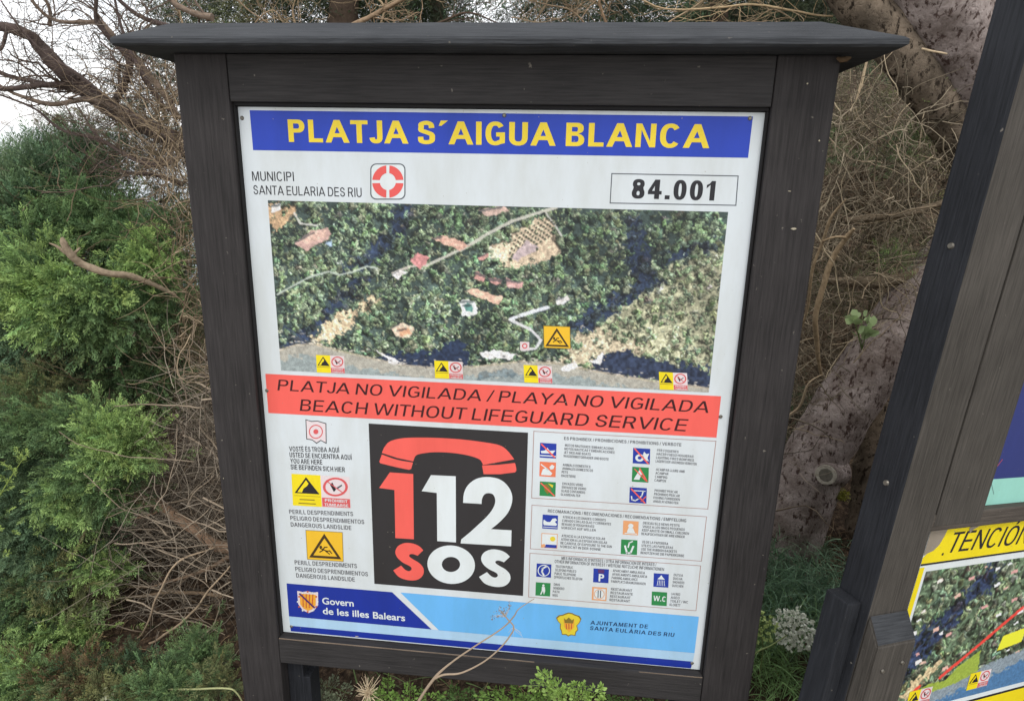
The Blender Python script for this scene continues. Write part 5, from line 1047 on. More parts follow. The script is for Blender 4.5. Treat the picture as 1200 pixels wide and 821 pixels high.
R3 = [(0, 420), (130, 430), (210, 470), (190, 620), (120, 720), (0, 740)]; n = 420; P = region_pts(R3, n, .55, 1.1); twigs(acc, P, rand_dirs(n, (.2, 0, .2)), rng.uniform(.06, .3, n), rng.uniform(.0008, .0024, n), .5, 9, 3, twig_cols(n, (96, 82, 66), (140, 122, 100), .4))
R4 = [(180, 110), (215, 100), (260, 470), (215, 440), (190, 250)]; n = 620; P = region_pts(R4, n, .35, 1.4); twigs(acc, P, rand_dirs(n, (0, 0, .2)), rng.uniform(.06, .26, n), rng.uniform(.0008, .002, n), .5, 9, 3, twig_cols(n, (110, 94, 76), (166, 148, 122), .3))
n = 500; P = np.stack([rng.uniform(-.9, .7, n), rng.uniform(.35, 1.3, n), rng.uniform(.1, 1.7, n)], 1); twigs(acc, P, rand_dirs(n, (.2, 0, .1)), rng.uniform(.1, .35, n), rng.uniform(.001, .003, n), .5, 9, 3, twig_cols(n, dark=.4))
o = acc.build('brushwood', TWIG, None); tag(o, 'tangled dead brown brushwood of thin twigs behind the left post', 'brushwood', kind='stuff')

# ------------------------------------------------------------------ upper left: bare branches against the sky
dark = (92, 80, 76)
root = empty('bare_tree', (-1.0, 1.35, float(ground_z(-1.0, 1.35))), 'dark leaning bare tree with fine twigs reaching out over the sea and sky', 'tree')
acc = Acc(); b0 = np.array(root.location)
P = smooth_path([b0 - np.array([0, 0, .1]), np.array([-.75, 1.3, .7]), at(262, 215, 1.25), at(215, 172, 1.2), at(170, 148, 1.15), at(130, 128, 1.1), at(95, 102, 1.05), at(72, 82, 1.0), at(50, 58, .98), at(35, 42, .95), at(8, 32, .92), at(-40, 24, .9), at(-110, 2, .86), at(-170, -40, .84)], 7)
rd = (.05, .045, .04, .036, .032, .03, .028, .026, .022, .018, .016, .014, .009, .003); tube(acc, P, lerp_r(rd, len(P)), 10, lin(*dark), .3, 30); part(acc, 'trunk', LIMB, root)
LB = [([(95, 105, 1.05), (60, 100, 1.0), (20, 90, .98), (-30, 78, .95)], (.012, .009, .007, .005)), ([(88, 108, 1.05), (70, 98, 1.0), (30, 102, .97), (-30, 104, .93)], (.011, .010, .009, .007)), ([(170, 150, 1.1), (110, 118, 1.02), (60, 122, 1.0), (25, 112, .97), (-20, 90, .94)], (.010, .010, .008, .006, .004)),
      ([(130, 128, 1.1), (145, 100, 1.0), (150, 70, .98), (128, 40, .95), (115, 20, .93), (110, -30, .9)], (.013, .012, .011, .008, .006, .005)), ([(150, 62, .98), (130, 38, 1.0), (118, 28, 1.0), (70, 25, .95), (40, 5, .9), (25, -30, .88)], (.009, .009, .007, .006, .005, .004)), ([(190, 125, .95), (165, 85, .9), (150, 60, .88), (140, 20, .87), (125, -20, .85)], (.008, .008, .006, .004, .003)),
      ([(205, 165, 1.0), (150, 130, .95), (100, 92, .9), (60, 70, .88), (30, 40, .86), (5, 5, .85)], (.008, .007, .006, .004, .003, .002)), ([(210, 140, 1.0), (180, 95, 1.0), (150, 58, 1.0)], (.012, .011, .009)), ([(205, 188, 1.1), (165, 190, 1.05), (120, 165, 1.0), (70, 150, .98), (40, 130, .95), (-10, 105, .9)], (.010, .008, .007, .005, .004, .003)),
      ([(215, 215, 1.1), (180, 205, 1.05), (150, 205, 1.0), (120, 190, 1.0)], (.008, .008, .006, .003)), ([(220, 180, 1.0), (180, 195, .95), (120, 165, .92), (90, 120, .9)], (.008, .006, .004, .002)), ([(60, 30, .95), (55, 10, .93), (40, -20, .9)], (.006, .005, .003)), ([(8, 32, .92), (2, 55, .9), (-10, 60, .88)], (.006, .005, .003)),
      ([(205, 230, 1.15), (165, 240, 1.1), (140, 232, 1.05), (115, 225, 1.0)], (.007, .006, .004, .002)), ([(200, 30, 1.0), (150, 10, .95), (110, -20, .9)], (.009, .006, .004)), ([(250, 20, 1.0), (205, 5, 1.0), (190, -30, 1.0)], (.012, .009, .007))]
for pix, rad in LB:
    a2 = Acc(); P = limb(a2, pix, rad, 7, dark if rng.random() < .6 else (128, 112, 98)); off_shoots(a2, P, rad, 9, .24, (112, 98, 88), .75, .42, 4, (-.2, -.1, .1), 3); part(a2, 'branch', LIMB, root)
acc = Acc(); RT = [(0, 0), (215, 0), (215, 230), (150, 200), (90, 160), (30, 110), (0, 90)]; n = 760; P = region_pts(RT, n, .8, 1.3); twigs(acc, P, rand_dirs(n, (-.5, -.1, .25)), rng.uniform(.06, .26, n), rng.uniform(.0005, .0011, n), .4, 10, 3, twig_cols(n, (92, 82, 76), (150, 138, 126), .3))
RT2 = [(120, 90), (215, 70), (225, 230), (150, 215)]; n = 300; P = region_pts(RT2, n, .7, 1.3); twigs(acc, P, rand_dirs(n, (-.4, -.1, .25)), rng.uniform(.06, .26, n), rng.uniform(.0007, .0018, n), .45, 10, 3, twig_cols(n, (110, 94, 80), (180, 160, 132), .25))
clumps(acc, [(155, 85, 32, 26, 1.3, .1, 50, .055, 'pine', (0, 0, 0)), (190, 105, 25, 35, 1.25, .1, 80, .05, 'dark', (0, 0, 0)), (120, 150, 50, 22, 1.3, .1, 60, .05, 'olive', (0, 0, .2)), (170, 160, 45, 30, 1.4, .1, 110, .05, 'olive', (0, 0, .2)), (185, 190, 30, 14, 1.4, .1, 50, .05, 'brown', (0, 0, .2)), (95, 180, 40, 14, 1.4, .1, 60, .05, 'olive', (0, 0, .4)), (200, 255, 18, 40, 1.3, .1, 60, .05, 'dark', (0, 0, 0)), (60, 150, 30, 10, 1.2, .1, 16, .04, 'brown', (0, 0, .4))])
part(acc, 'twigs', LEAF, root, False)

# ------------------------------------------------------------------ trees behind the roof and beyond
def bg_tree(label, px, Y, spec, trunk, name='pine_tree', tr=.05, branches=()):
    t0 = at(*trunk[0][:2], Y); b = np.array([t0[0], t0[1], float(ground_z(t0[0], t0[1]))]); root = empty(name, b, label, 'tree', group='trees behind the notice board')
    acc = Acc(); P = smooth_path([b - np.array([0, 0, .1])] + [at(x, y, Y) for x, y in trunk], 7); tube(acc, P, lerp_r((tr * 1.2, tr * .6), len(P)), 9, lin(78, 66, 56), .3, 25); part(acc, 'trunk', LIMB, root)
    acc = Acc()
    for pix, rad, c in branches: rad = tuple(q * .62 for q in rad); P = limb(acc, pix, rad, 6, c); off_shoots(acc, P, rad, 16, .24, c, .8, .42, 3, (0, 0, .2), 3)
    if branches: part(acc, 'branch', LIMB, root)
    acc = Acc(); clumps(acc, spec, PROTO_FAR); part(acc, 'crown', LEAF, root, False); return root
tan = (166, 146, 118)
bg_tree('dark pine trunk and dim foliage right above the left half of the roof', 400, 1.7, [(300, 5, 70, 30, 1.8, .3, 330, .11, 'pine', (0, 0, .1)), (420, 12, 60, 26, 2.1, .3, 260, .10, 'dark', (0, 0, 0)), (240, 15, 50, 30, 2.1, .3, 160, .09, 'olive', (0, 0, .1)), (215, 40, 40, 50, 1.9, .3, 150, .12, 'pine', (0, 0, .1)), (380, 0, 60, 25, 1.9, .3, 160, .13, 'pine', (0, 0, 0)), (470, 5, 50, 22, 1.9, .3, 130, .13, 'pine', (0, 0, 0)), (340, -60, 160, 45, 1.9, .5, 260, .16, 'dark', (0, 0, 0)), (270, 15, 40, 22, 1.5, .1, 60, .07, 'olive', (0, 0, .2))],
        [(405, 300), (400, 60), (408, -60)], tr=.085, branches=[([(440, 40, 1.5), (450, 10, 1.5), (425, -10, 1.5)], (.008, .007, .005), tan), ([(330, 40, 1.3), (290, 10, 1.3), (260, -20, 1.3)], (.006, .005, .003), (140, 122, 100)), ([(350, 45, 1.3), (345, 10, 1.3), (365, -20, 1.3)], (.005, .004, .003), tan), ([(410, 35, 1.4), (455, 8, 1.4), (500, -8, 1.4)], (.016, .013, .01), (150, 128, 104)), ([(285, 40, 1.3), (320, 14, 1.3), (335, 30, 1.3)], (.004, .004, .002), tan), ([(215, 30, 1.2), (205, -10, 1.2), (190, -40, 1.2)], (.006, .004, .003), tan)])
bg_tree('dark green pine crown with bright sky gaps above the middle of the roof', 520, 2.0, [(520, 8, 26, 22, 2.1, .3, 160, .10, 'pine', (0, 0, 0)), (470, 10, 40, 24, 2.2, .3, 170, .10, 'dark', (0, 0, 0)), (655, 20, 46, 22, 2.2, .3, 170, .10, 'dark', (0, 0, 0)), (700, 10, 40, 22, 2.2, .3, 150, .10, 'pine', (0, 0, 0)), (600, 0, 24, 12, 2.2, .3, 40, .10, 'dark', (0, 0, 0)), (650, 12, 40, 18, 2.1, .3, 110, .11, 'pine', (0, 0, 0)), (560, -60, 120, 40, 2.1, .5, 220, .16, 'dark', (0, 0, 0)), (500, 35, 40, 16, 2.1, .3, 80, .12, 'pine', (0, 0, 0)), (580, 34, 40, 7, 2.2, .2, 40, .09, 'pine', (0, 0, 0))],
        [(520, 300), (515, 60), (505, -60)], tr=.045, branches=[([(505, 30, 1.6), (540, 15, 1.6), (590, 30, 1.6)], (.008, .006, .004), (92, 78, 66)), ([(620, 35, 1.5), (640, 5, 1.5), (650, -20, 1.5)], (.004, .004, .003), tan), ([(690, 40, 1.4), (665, 12, 1.4), (620, 0, 1.4)], (.006, .005, .003), (140, 122, 100)), ([(600, 22, 1.5), (640, 24, 1.5), (680, 12, 1.5)], (.004, .003, .002), tan)])
bg_tree('brownish pine with pale dead twigs behind the right half of the roof', 830, 1.9, [(760, 15, 60, 24, 2.2, .3, 240, .10, 'dark', (0, 0, 0)), (850, 15, 60, 24, 2.2, .3, 240, .10, 'pine', (0, 0, 0)), (940, 15, 60, 28, 2.2, .3, 220, .10, 'dark', (0, 0, 0)), (730, 8, 40, 20, 2.0, .3, 110, .11, 'pine', (0, 0, 0)), (800, 8, 45, 22, 2.0, .3, 130, .11, 'dark', (0, 0, 0)), (880, 8, 50, 25, 2.0, .3, 170, .11, 'pine', (0, 0, 0)), (960, 8, 40, 25, 2.0, .3, 150, .11, 'pine', (0, 0, 0)), (850, -60, 150, 40, 2.1, .4, 170, .16, 'dark', (0, 0, 0)), (1035, 25, 30, 30, 1.7, .15, 130, .07, 'mid', (0, -.2, .2)), (1025, 60, 30, 30, 1.8, .2, 110, .08, 'dark', (0, 0, 0))],
        [(835, 300), (840, 60), (846, -60)], tr=.06, branches=[([(975, 18, 1.0), (930, 12, 1.0), (880, 5, 1.0), (840, 10, 1.0), (780, 8, 1.0), (700, -20, 1.0)], (.004, .005, .005, .005, .004, .003), (178, 156, 122)), ([(770, 35, 1.2), (820, 2, 1.2), (850, -20, 1.2)], (.005, .004, .003), tan), ([(720, 40, 1.2), (705, 10, 1.2), (700, -20, 1.2)], (.008, .007, .006), (150, 126, 100)), ([(930, 25, 1.1), (905, 10, 1.1), (880, 25, 1.1)], (.003, .003, .002), tan)])
# dark evergreen scrub that closes the view behind the boards
def scrub_bush(label, spec, base): 
    root = bush(label, base, spec, [(spec[0][0], spec[0][1], spec[0][4], .02)], 'evergreen scrub behind the boards', PROTO_FAR, 2); root['category'] = 'bush'; root.name = 'evergreen_shrub'; return root
scrub_bush('dim evergreen shrub filling the gap beside the left post below the sea view', [(110, 330, 150, 70, 1.9, .3, 420, .13, 'dark', (0, 0, .2)), (60, 450, 170, 90, 1.6, .3, 480, .13, 'dark', (0, 0, .1)), (90, 620, 200, 110, 1.3, .25, 520, .13, 'dark', (0, 0, .1)), (-60, 330, 90, 70, 1.8, .3, 220, .13, 'dark', (0, 0, .2)), (225, 290, 30, 90, 1.8, .2, 120, .11, 'olive', (0, 0, .1))], (120, 700, 1.6))
scrub_bush('blue-green evergreen shrub reaching out past the left picture edge', [(-120, 300, 90, 110, 1.2, .3, 220, .12, 'blue', (0, 0, .2)), (-150, 520, 110, 120, .9, .3, 260, .12, 'mid', (0, 0, .1)), (-130, 720, 110, 110, .5, .25, 240, .10, 'mid', (0, 0, .2)), (-300, 480, 120, 200, 1.2, .4, 260, .14, 'dark', (0, 0, .2))], (-150, 800, .7))
scrub_bush('dim evergreen shrub standing straight behind the main board', [(340, 330, 120, 220, 1.7, .3, 620, .15, 'dark', (0, 0, .2)), (560, 330, 150, 230, 1.8, .3, 700, .15, 'dark', (0, 0, .2)), (780, 330, 120, 230, 1.8, .3, 620, .15, 'pine', (0, 0, .2)), (560, 640, 300, 90, 1.2, .2, 500, .13, 'dark', (0, 0, .2))], (560, 700, 1.8))

# ------------------------------------------------------------------ right: the bent pine and the thicket round it
BARK = bark_mat('pine_bark', lin(138, 125, 118), lin(178, 165, 159), lin(84, 68, 62), 22)
BARK2 = bark_mat('brown_pine_bark', lin(96, 86, 74), lin(134, 120, 104), lin(52, 44, 36), 30)
tb = at(948, 585, .86); root = empty('pine_tree', tb, 'thick bent pine with pinkish grey flaking bark and a sawn stub between the two boards', 'tree')
def trunk(acc, pts, rad, k=40, m=14, bump=.11, bs=11):
    P = smooth_path(pts, m); tube(acc, P, lerp_r(rad, len(P)), k, None, bump, bs); return P
acc = Acc(); trunk(acc, [at(900, 655, .84) - np.array([0, 0, .14]), at(938, 578, .86), at(962, 522, .88), at(1003, 455, .9), at(1054, 385, .93), at(1120, 310, .98), at(1178, 230, 1.0), at(1176, 150, 1.0), at(1140, 70, .98), at(1108, 0, .95), at(1080, -80, .93), at(1050, -200, .9)], (.135, .112, .098, .094, .098, .106, .112, .112, .118, .122, .118, .105)); part(acc, 'trunk', BARK, root)
acc = Acc(); trunk(acc, [at(1165, 235, 1.0), at(1115, 150, .97), at(1075, 90, .95), at(1035, 35, .95), at(1000, -5, .95), at(950, -90, .95)], (.05, .058, .06, .06, .06, .055), 20); part(acc, 'limb', BARK2, root)
# sawn stub facing the viewer
acc = Acc(); q0 = at(976, 552, .83); q1 = at(968, 556, .752); tube(acc, np.array([q0, q0 * .5 + q1 * .5, q1 - (q1 - q0) * .03, q1]), (.055, .040, .038, .034), 18, None, .12, 40); part(acc, 'sawn_stub', BARK, root)
acc = Acc(); ax = (q1 - q0) / np.linalg.norm(q1 - q0); tube(acc, np.array([q1 + ax * .0005, q1 + ax * .003]), (.0325, .031), 16, lin(176, 170, 156)); 
for r_ in (.022, .011): tube(acc, np.array([q1 + ax * .0025, q1 + ax * (.0045 + .01 * (.02 - r_))]), (r_, r_ * .9), 12, lin(112, 108, 98))
part(acc, 'cut_face', LIMB, root)
acc = Acc(); tube(acc, smooth_path([at(1003, 650, .90), at(1008, 600, .95), at(1014, 540, 1.0), at(1034, 470, 1.05)], 10), lerp_r((.05, .04, .036, .034), 31), 16, None, .45, 26); part(acc, 'root', BARK2, root)
acc = Acc(); n = 260; b0 = at(984, 580, .80); Pm = b0 + np.clip(rng.normal(0, 1, (n, 3)), -1.5, 1.5) * np.array([.017, .008, .012]); leaflets(acc, Pm, rand_dirs(n, (0, -.6, .4)), rng.uniform(.006, .012, n), rng.uniform(.003, .006, n), np.array(lin(150, 150, 62)) * rng.uniform(.6, 1.25, (n, 1))); part(acc, 'moss', LEAF, root, False)
acc = Acc(); clumps(acc, [(1050, -260, 110, 60, 1.4, .3, 60, .16, 'dark', (0, 0, .2)), (960, -150, 60, 40, 1.5, .3, 40, .15, 'pine', (0, 0, .2))], PROTO_FAR); part(acc, 'crown', LEAF, root, False)

acc = Acc()
RR = [(945, 70), (1110, 120), (1130, 300), (1075, 345), (1010, 430), (930, 540), (880, 560), (900, 300)]
n = 2600; P = region_pts(RR, n, .75, 1.35); twigs(acc, P, rand_dirs(n, (0, 0, .1)) * np.array([1, .6, .9]), rng.uniform(.04, .24, n), rng.uniform(.0005, .0018, n), .38, 10, 3, twig_cols(n, (110, 100, 84), (182, 168, 144), .38))
n = 90; P = region_pts(RR, n, .65, .95); twigs(acc, P, rand_dirs(n, (0, 0, .3)) * np.array([1, .4, .8]), rng.uniform(.08, .26, n), rng.uniform(.0009, .0022, n), .4, 12, 4, twig_cols(n, (126, 110, 90), (184, 168, 140), .25))
n = 700; P = region_pts([(930, 150), (1110, 160), (1120, 330), (960, 470)], n, 1.1, 1.7); twigs(acc, P, rand_dirs(n), rng.uniform(.08, .3, n), rng.uniform(.001, .003, n), .7, 9, 3, twig_cols(n, (84, 74, 60), (136, 122, 100), .4))
n = 350; P = region_pts([(880, 560), (1010, 590), (990, 660), (900, 660)], n, .55, .95); P[:, 2] = ground_z(P[:, 0], P[:, 1]) + rng.uniform(0, .05, n); twigs(acc, P, rand_dirs(n) * np.array([1, 1, .25]), rng.uniform(.03, .12, n), rng.uniform(.0007, .002, n), .5, 7, 3, twig_cols(n, (110, 88, 70), (160, 136, 110), .3))
o = acc.build('brushwood', TWIG, None); tag(o, 'tan and brown thicket of fine dead twigs between the two boards', 'brushwood', kind='stuff')
R6 = [(945, 75), (1110, 130), (1120, 330), (1000, 430), (925, 520), (905, 420)]
scrub_bush('brownish green shrub tangled with dead twigs between the right post and the bent pine', [(1000, 130, 60, 50, 1.3, .15, 130, .06, 'olive', (0, 0, 0)), (1085, 165, 20, 20, 1.0, .05, 40, .04, 'bright', (0, 0, .2)), (960, 165, 22, 14, 1.0, .05, 34, .04, 'mid', (0, 0, .2)), (1045, 305, 24, 14, .95, .05, 40, .04, 'bright', (0, 0, .2)), (1030, 195, 24, 12, 1.0, .05, 30, .04, 'mid', (0, 0, .2)), (1070, 180, 45, 40, 1.4, .15, 110, .07, 'olive', (0, 0, 0)), (1000, 230, 60, 50, 1.4, .15, 150, .07, 'brown', (0, 0, 0)), (1060, 270, 50, 40, 1.4, .15, 120, .07, 'olive', (0, 0, 0)), (990, 330, 55, 45, 1.35, .15, 130, .07, 'olive', (0, 0, 0)), (950, 420, 50, 60, 1.3, .15, 140, .07, 'brown', (0, 0, 0)), (1085, 110, 14, 16, .95, .04, 20, .04, 'bright', (0, 0, .3)), (930, 480, 30, 50, 1.2, .1, 70, .06, 'dark', (0, 0, 0)), (1050, 300, 20, 14, 1.0, .04, 26, .04, 'mid', (0, 0, 0)), (975, 190, 26, 14, 1.0, .05, 26, .04, 'mid', (0, 0, .2)), (1060, 160, 18, 14, 1.0, .05, 24, .045, 'mid', (0, 0, .2))], (1000, 520, 1.4))
dead('dead_branch', 'pale forked dead stem standing beside the right post', 'branch', [([(962, 440, .75), (958, 400, .72), (960, 350, .7), (975, 300, .7), (990, 278, .68), (1000, 268, .66)], (.004, .007, .008, .008, .007, .004)), ([(942, 385, .7), (950, 330, .66), (962, 290, .64), (975, 258, .62), (992, 236, .6)], (.003, .004, .004, .004, .002)), ([(990, 278, .68), (975, 280, .64), (965, 282, .63)], (.004, .003, .002))], (160, 140, 112))
dead('dead_branch', 'thick brown dead branch lying level across the thicket under the twigs', 'branch', [([(960, 325, 1.0), (1000, 332, .98), (1040, 330, .96), (1085, 315, .95), (1110, 290, .95)], (.012, .02, .021, .018, .012))], (126, 112, 94))
dead('dead_branch', 'slim brown dead branch running level high in the thicket above the thicker one', 'branch', [([(990, 260, 1.0), (1020, 255, .98), (1060, 250, .96), (1110, 235, .95)], (.01, .012, .012, .01))], (126, 112, 94))
dead('dead_branch', 'thin bleached dead stick leaning low beside the thick pine trunk', 'branch', [([(918, 495, .7), (935, 478, .68), (950, 450, .66), (965, 438, .66)], (.004, .004, .003, .001))], (186, 166, 138))
dead('dead_branch', 'short bleached twig lying against the pale pine trunk beside the roof end', 'branch', [([(1078, 58, .75), (1090, 62, .72), (1105, 66, .7)], (.003, .003, .002))], (190, 170, 140))
dead('dead_branch', 'short bleached twig hanging upright below the right end of the roof', 'branch', [([(1018, 72, .8), (1012, 100, .8), (1006, 118, .8)], (.003, .004, .002))], (190, 170, 140))

# ------------------------------------------------------------------ herbs, grass and flowers
def frond_herb(label, base, tips, col, Lf=.016, nl=11, name='leafy_herb'):
    b = np.array(base, float); root = empty(name, b, label, 'herb'); st, lf = Acc(), Acc()
    for tip in tips:
        tip = np.array(tip); m = (b + tip) / 2 + np.array([0, 0, .03]) + rng.normal(0, .01, 3); P = smooth_path([b, m, tip], 10); tube(st, P, lerp_r((.0016, .0007), len(P)), 4, lin(*col) if False else np.array(lin(*col)) * .9)
        PP, DD, LL = [], [], []
        for k in range(nl):
            t = .35 + .65 * k / nl; i = min(int(t * (len(P) - 1)), len(P) - 2); T = P[i + 1] - P[i]; T /= np.linalg.norm(T); sd = np.cross(T, [0, -1, .3]); sd /= np.linalg.norm(sd)
            for sg in (-1, 1):
                ln = (1.25 - t) * Lf * 1.6
                for w in np.linspace(.3, 1, 4): 
                    q = P[i] + (sd * sg + T * .5) * ln * w; PP.append(q); DD.append(sd * sg * (1 if w == 1 else .3) + T * .8 + rng.normal(0, .45, 3)); LL.append(Lf * rng.uniform(.4, .7))
        PP.append(P[-1]); DD.append(T); LL.append(Lf * .8); PP, DD, LL = np.array(PP), np.array(DD), np.array(LL)
        leaflets(lf, PP, DD, LL, LL * .55, np.array(lin(*col)) * rng.uniform(.75, 1.3, (len(PP), 1)))
    part(st, 'stem', HERB, root); part(lf, 'leaves', HERB, root, False); return root
G1, G2, G3 = (116, 148, 72), (88, 116, 62), (140, 168, 86)
frond_herb('tallest feathery green herb rising against the bottom rail of the main board', at(672, 850, -.06), [at(632, 784, -.06), at(640, 800, -.05), at(676, 799, -.06), at(706, 808, -.05), at(655, 806, -.08), at(618, 803, -.05), at(690, 815, -.07)], G3)
frond_herb('bushy feathery herb under the bottom rail right of the dry stalk', at(610, 860, .06), [at(600, 800, .05), at(575, 806, .05), at(630, 808, .04), at(560, 815, .05), at(612, 812, .02), at(645, 815, .03), at(588, 818, .02)], G1)
frond_herb('green feathery herb under the bottom rail beside the pale seed head', at(470, 860, .1), [at(455, 792, .1), at(480, 798, .1), at(440, 805, .08), at(500, 806, .1), at(465, 812, .06), at(520, 812, .08), at(430, 815, .07)], G1)
frond_herb('dark feathery herb in the shade below the middle of the bottom rail', at(545, 860, .14), [at(530, 800, .14), at(550, 806, .12), at(515, 812, .12), at(570, 812, .12)], G2)
frond_herb('small feathery herb under the right end of the bottom rail', at(745, 870, .08), [at(735, 815, .06), at(760, 818, .06), at(715, 817, .06), at(780, 822, .06), at(700, 812, .05)], G2)
frond_herb('grey green feathery herb next to the foot of the left post', at(385, 860, .12), [at(370, 795, .14), at(395, 790, .16), at(410, 800, .12), at(360, 806, .1), at(385, 812, .1)], (116, 124, 100))
for lab, (bx, by, Y), tp, cl in (('young round-leaved green plant beside the thick pine trunk', (1010, 410, .62), [(1002, 378, .6), (1010, 372, .6), (1018, 380, .6), (1006, 390, .6), (1014, 392, .6)], (164, 184, 132)), ):
    b = at(bx, by, Y); root = empty('young_plant', b, lab, 'plant'); lf, st = Acc(), Acc(); PP = np.array([at(*q) for q in tp for _ in range(5)]) + rng.normal(0, .008, (25, 3)); leaflets(lf, PP, rand_dirs(25, (0, -.3, .6)), rng.uniform(.020, .034, 25), rng.uniform(.018, .026, 25), np.array(lin(*cl)) * rng.uniform(.8, 1.2, (25, 1)))
    for q in tp: tube(st, smooth_path([b, at(*q)], 6), .0012, 4, lin(120, 140, 80))
    part(st, 'stem', HERB, root); part(lf, 'leaves', HERB, root, False)
# grass tuft and ground cover between the boards
def blades(acc, P, D, L, w, cols, droop=1.0):
    n = len(P); m = 5; d = D / np.linalg.norm(D, axis=1, keepdims=True); side = np.cross(d, rng.normal(0, 1, (n, 3))); side /= np.linalg.norm(side, axis=1, keepdims=True); V = []
    for k in range(m):
        t = k / (m - 1); p = P + d * (L * t)[:, None] - np.array([0, 0, 1]) * (L * droop * .5 * t * t)[:, None]; ww = (w * (1 - t * .93))[:, None] / 2; V += [p - side * ww, p + side * ww]
    V = np.stack(V, 1); F = np.array([(2 * k, 2 * k + 1, 2 * k + 3, 2 * k + 2) for k in range(m - 1)]); acc.add(V.reshape(-1, 3), (F[None] + (np.arange(n) * 2 * m)[:, None, None]).reshape(-1, 4), np.repeat(cols, 2 * m, 0))
acc = Acc()
for (px, py, Y, n, L, c, sp) in ((925, 660, .72, 500, .13, (96, 122, 98), .08), (950, 690, .58, 420, .13, (100, 126, 102), .06), (910, 700, .56, 420, .13, (92, 120, 90), .06), (895, 740, .44, 260, .12, (108, 134, 88), .04), (900, 775, .38, 220, .12, (112, 140, 88), .04), (930, 690, .62, 420, .16, (92, 118, 92), .09), (960, 665, .66, 260, .13, (104, 128, 102), .07), (915, 740, .48, 220, .15, (104, 130, 86), .06), (925, 790, .38, 200, .14, (108, 138, 86), .06), (905, 650, .66, 200, .12, (84, 110, 84), .07), (945, 640, .72, 160, .1, (92, 114, 86), .07), (950, 715, .5, 160, .13, (116, 142, 98), .05)):
    b = at(px, py, Y); P = np.stack([b[0] + rng.normal(0, sp, n), b[1] + rng.normal(0, sp, n), np.full(n, b[2] - .02)], 1) + rng.normal(0, .02, (n, 3)); blades(acc, P, rand_dirs(n, (0, -.2, .7)), rng.uniform(.4, 1.1, n) * L, rng.uniform(.0022, .0046, n), np.array(lin(*c)) * rng.uniform(.7, 2.0, (n, 1)), .9)
n = 260; P = np.stack([rng.uniform(-.45, .5, n), rng.uniform(.05, .5, n), np.zeros(n)], 1); P[:, 2] = ground_z(P[:, 0], P[:, 1]); blades(acc, P, rand_dirs(n, (0, 0, .8)), rng.uniform(.08, .26, n), rng.uniform(.002, .005, n), np.array(lin(104, 124, 76)) * rng.uniform(.6, 1.3, (n, 1)), .8)
o = acc.build('grass', HERB, None); tag(o, 'long bluish green grass on the ground between and under the boards', 'grass', kind='stuff')
acc = Acc(); n = 2600; P = np.stack([rng.uniform(-1.8, 1.8, n), rng.uniform(-.1, 1.9, n), np.zeros(n)], 1); P[:, 2] = ground_z(P[:, 0], P[:, 1]) + .004; twigs(acc, P, rand_dirs(n) * np.array([1, 1, .12]), rng.uniform(.02, .09, n), rng.uniform(.0006, .0018, n), .3, 5, 3, twig_cols(n, (104, 82, 62), (168, 144, 112), .25))
o = acc.build('litter', TWIG, None); tag(o, 'brown needle and twig litter covering the ground under the bushes', 'litter', kind='stuff')

def umbel(label, base, head, rpx, cols, nray=26, name='umbel_flower', flo=9, curl=.35):
    b = np.array(base); h = np.array(head); root = empty(name, b, label, 'flower'); st, fl = Acc(), Acc(); ax = np.array([-.25, -.75, .6]); ax /= np.linalg.norm(ax); sc = np.linalg.norm(h - CAM) / FPX; Rr = rpx * sc
    nb = h - ax * Rr * .8; P = smooth_path([b, (b + nb) / 2 + np.array([.01, 0, .01]), nb], 8); tube(st, P, .0018, 5, lin(126, 140, 88)); u = np.cross(ax, [0, 0, 1]); u /= np.linalg.norm(u); v = np.cross(ax, u)
    for k in range(nray):
        rr = Rr * math.sqrt((k + .5) / nray); an = k * 2.39996; tip = h + (u * math.cos(an) + v * math.sin(an)) * rr - ax * curl * rr * rr / Rr
        tube(st, smooth_path([nb, (nb + tip) / 2 + ax * .002, tip], 3), .0006, 3, lin(130, 146, 92), cap=False)
        m = flo; q = tip + rng.normal(0, Rr * .055, (m, 3)); leaflets(fl, q, rand_dirs(m, ax * 1.2), rng.uniform(.7, 1, m) * Rr * .17, rng.uniform(.8, 1.1, m) * Rr * .20, np.array(lin(*cols)) * rng.uniform(.85, 1.08, (m, 1)))
    part(st, 'stem', HERB, root); part(fl, 'flower_head', HERB, root, False); return root
umbel('domed white umbel flower in the grass beside the leaning board', at(905, 800, .40), at(932, 738, .36), 20, (244, 246, 234), 40, flo=18)
umbel('small greenish yellow umbel half behind the right post', at(890, 790, .34), at(889, 733, .32), 17, (206, 222, 150), 26, flo=14)
# curving pale stems
root = empty('bare_plant', at(120, 850, .1), 'pale green bare stem arching low across the foot of the left post', 'stem'); a = Acc(); tube(a, smooth_path([at(120, 850, .1), at(150, 815, .08), at(185, 808, .06), (at(225, 807, .04)), at(265, 806, .02), at(278, 812, .02), at(288, 830, .02)], 8), lerp_r((.0022, .0026, .0018), 49), 6, lin(176, 180, 130)); part(a, 'stalk', HERB, root)
a = Acc(); P_ = np.array([at(128, 813, .06)] * 26); leaflets(a, P_ + rng.normal(0, .008, (26, 3)), rand_dirs(26), np.full(26, .010), np.full(26, .008), np.broadcast_to(np.array(lin(176, 178, 148)), (26, 3))); part(a, 'seed_head', HERB, root, False)
root = empty('bare_plant', at(868, 800, .2), 'thin pale green stem beside the white umbel flower', 'stem'); a = Acc(); tube(a, smooth_path([at(868, 800, .25), at(884, 767, .25), at(903, 756, .26), at(922, 744, .27)], 8), lerp_r((.0016, .0022, .0014), 25), 5, lin(158, 172, 112)); part(a, 'stalk', HERB, root)
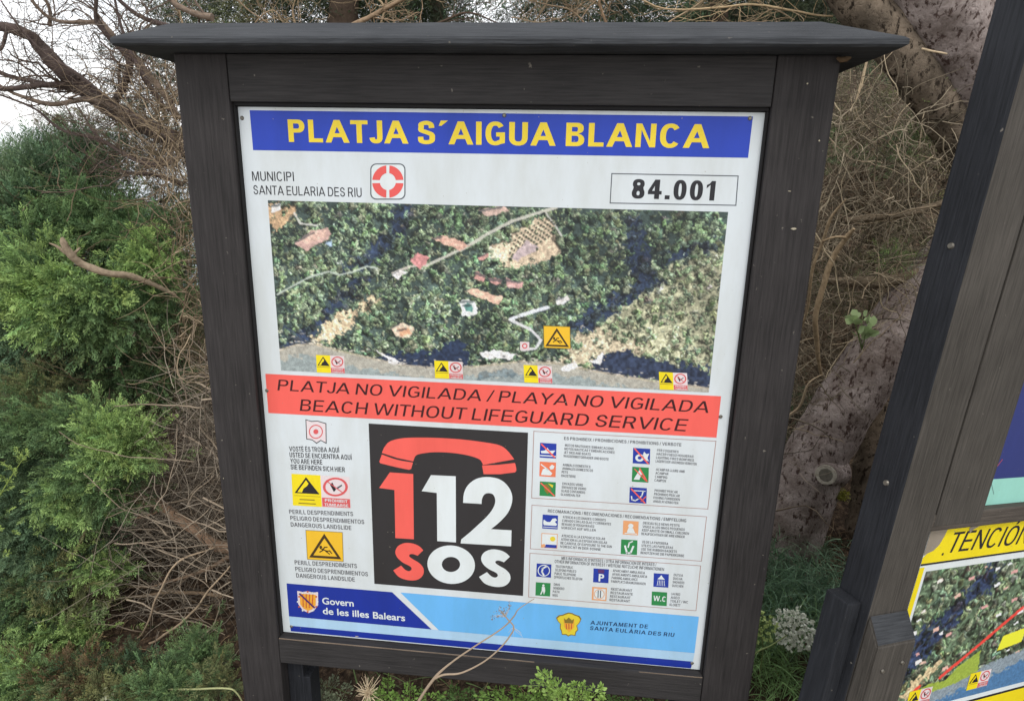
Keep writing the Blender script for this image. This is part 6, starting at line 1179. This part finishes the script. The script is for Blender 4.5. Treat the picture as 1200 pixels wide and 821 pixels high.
# straw coloured seed head
b = at(425, 840, .0); root = empty('dry_seed_head', b, 'spiky straw coloured dry seed head under the bottom rail near the left post', 'seed head'); a = Acc(); h = at(432, 812, -.01); n = 60; Q = np.repeat(h[None], n, 0) + rng.normal(0, .004, (n, 3)); twigs(a, Q, rand_dirs(n, (0, -.1, .5)), rng.uniform(.02, .05, n), rng.uniform(.0007, .0014, n), .2, 5, 3, twig_cols(n, (190, 170, 140), (222, 206, 176), 0)); part(a, 'spikes', TWIG, root); a = Acc(); tube(a, np.array([b, h]), .0022, 5, lin(170, 150, 118)); part(a, 'stem', TWIG, root)
# dry umbel stalk standing in front of the panel
b = at(470, 860, -.09); root = empty('dry_umbel_stalk', b, 'forked dry stalk with shrivelled umbel in front of the panel and bottom rail', 'dry stalk')
a = Acc(); c_ = lin(158, 140, 120)
tube(a, smooth_path([b, at(490, 822, -.09), at(510, 793, -.095), at(530, 775, -.095), at(556, 757, -.10), at(588, 736, -.10), at(602, 722, -.10), at(608, 713, -.10), at(626, 701, -.10)], 8), lerp_r((.0032, .0032, .0034, .002, .0018, .0016, .0014, .0011, .0008), 65), 6, c_, .15, 120); part(a, 'stem', TWIG, root)
a = Acc(); tube(a, smooth_path([at(508, 795, -.095), at(520, 790, -.10), at(540, 788, -.105), at(565, 776, -.108), at(585, 760, -.11), at(598, 744, -.11), at(602, 734, -.11), at(594, 724, -.11), at(588, 716, -.11)], 8), lerp_r((.003, .0022, .0018, .0016, .0016, .0014, .0012), 65), 6, c_, .15, 120); part(a, 'stem', TWIG, root)
a = Acc(); h = at(592, 722, -.11); n = 15; Q = np.repeat(h[None], n, 0); D = np.array([[at(569 + k * 2.4, 716 - 5 * math.sin(k / 14 * 3.14) , -.115)[i] - h[i] for i in range(3)] for k in range(n)]) + rng.normal(0, .004, (n, 3)); T_ = twigs(a, Q, D, rng.uniform(.012, .036, n), np.full(n, .0006), .35, 7, 3, twig_cols(n, (190, 178, 164), (212, 200, 186), 0))
e = np.repeat(T_[:, -1], 5, 0) + rng.normal(0, .0022, (75, 3)); leaflets(a, e, rand_dirs(75), np.full(75, .003), np.full(75, .002), np.broadcast_to(np.array(lin(120, 108, 98)), (75, 3)))
part(a, 'umbel', TWIG, root, False); a = Acc()
n = 8; Q = np.repeat(at(601, 735, -.11)[None], n, 0); T_ = twigs(a, Q, rand_dirs(n, (.2, 0, -1)), rng.uniform(.01, .03, n), np.full(n, .0005), .4, 6, 3, twig_cols(n, (180, 168, 154), (206, 192, 176), 0)); part(a, 'umbel_tassel', TWIG, root, False)
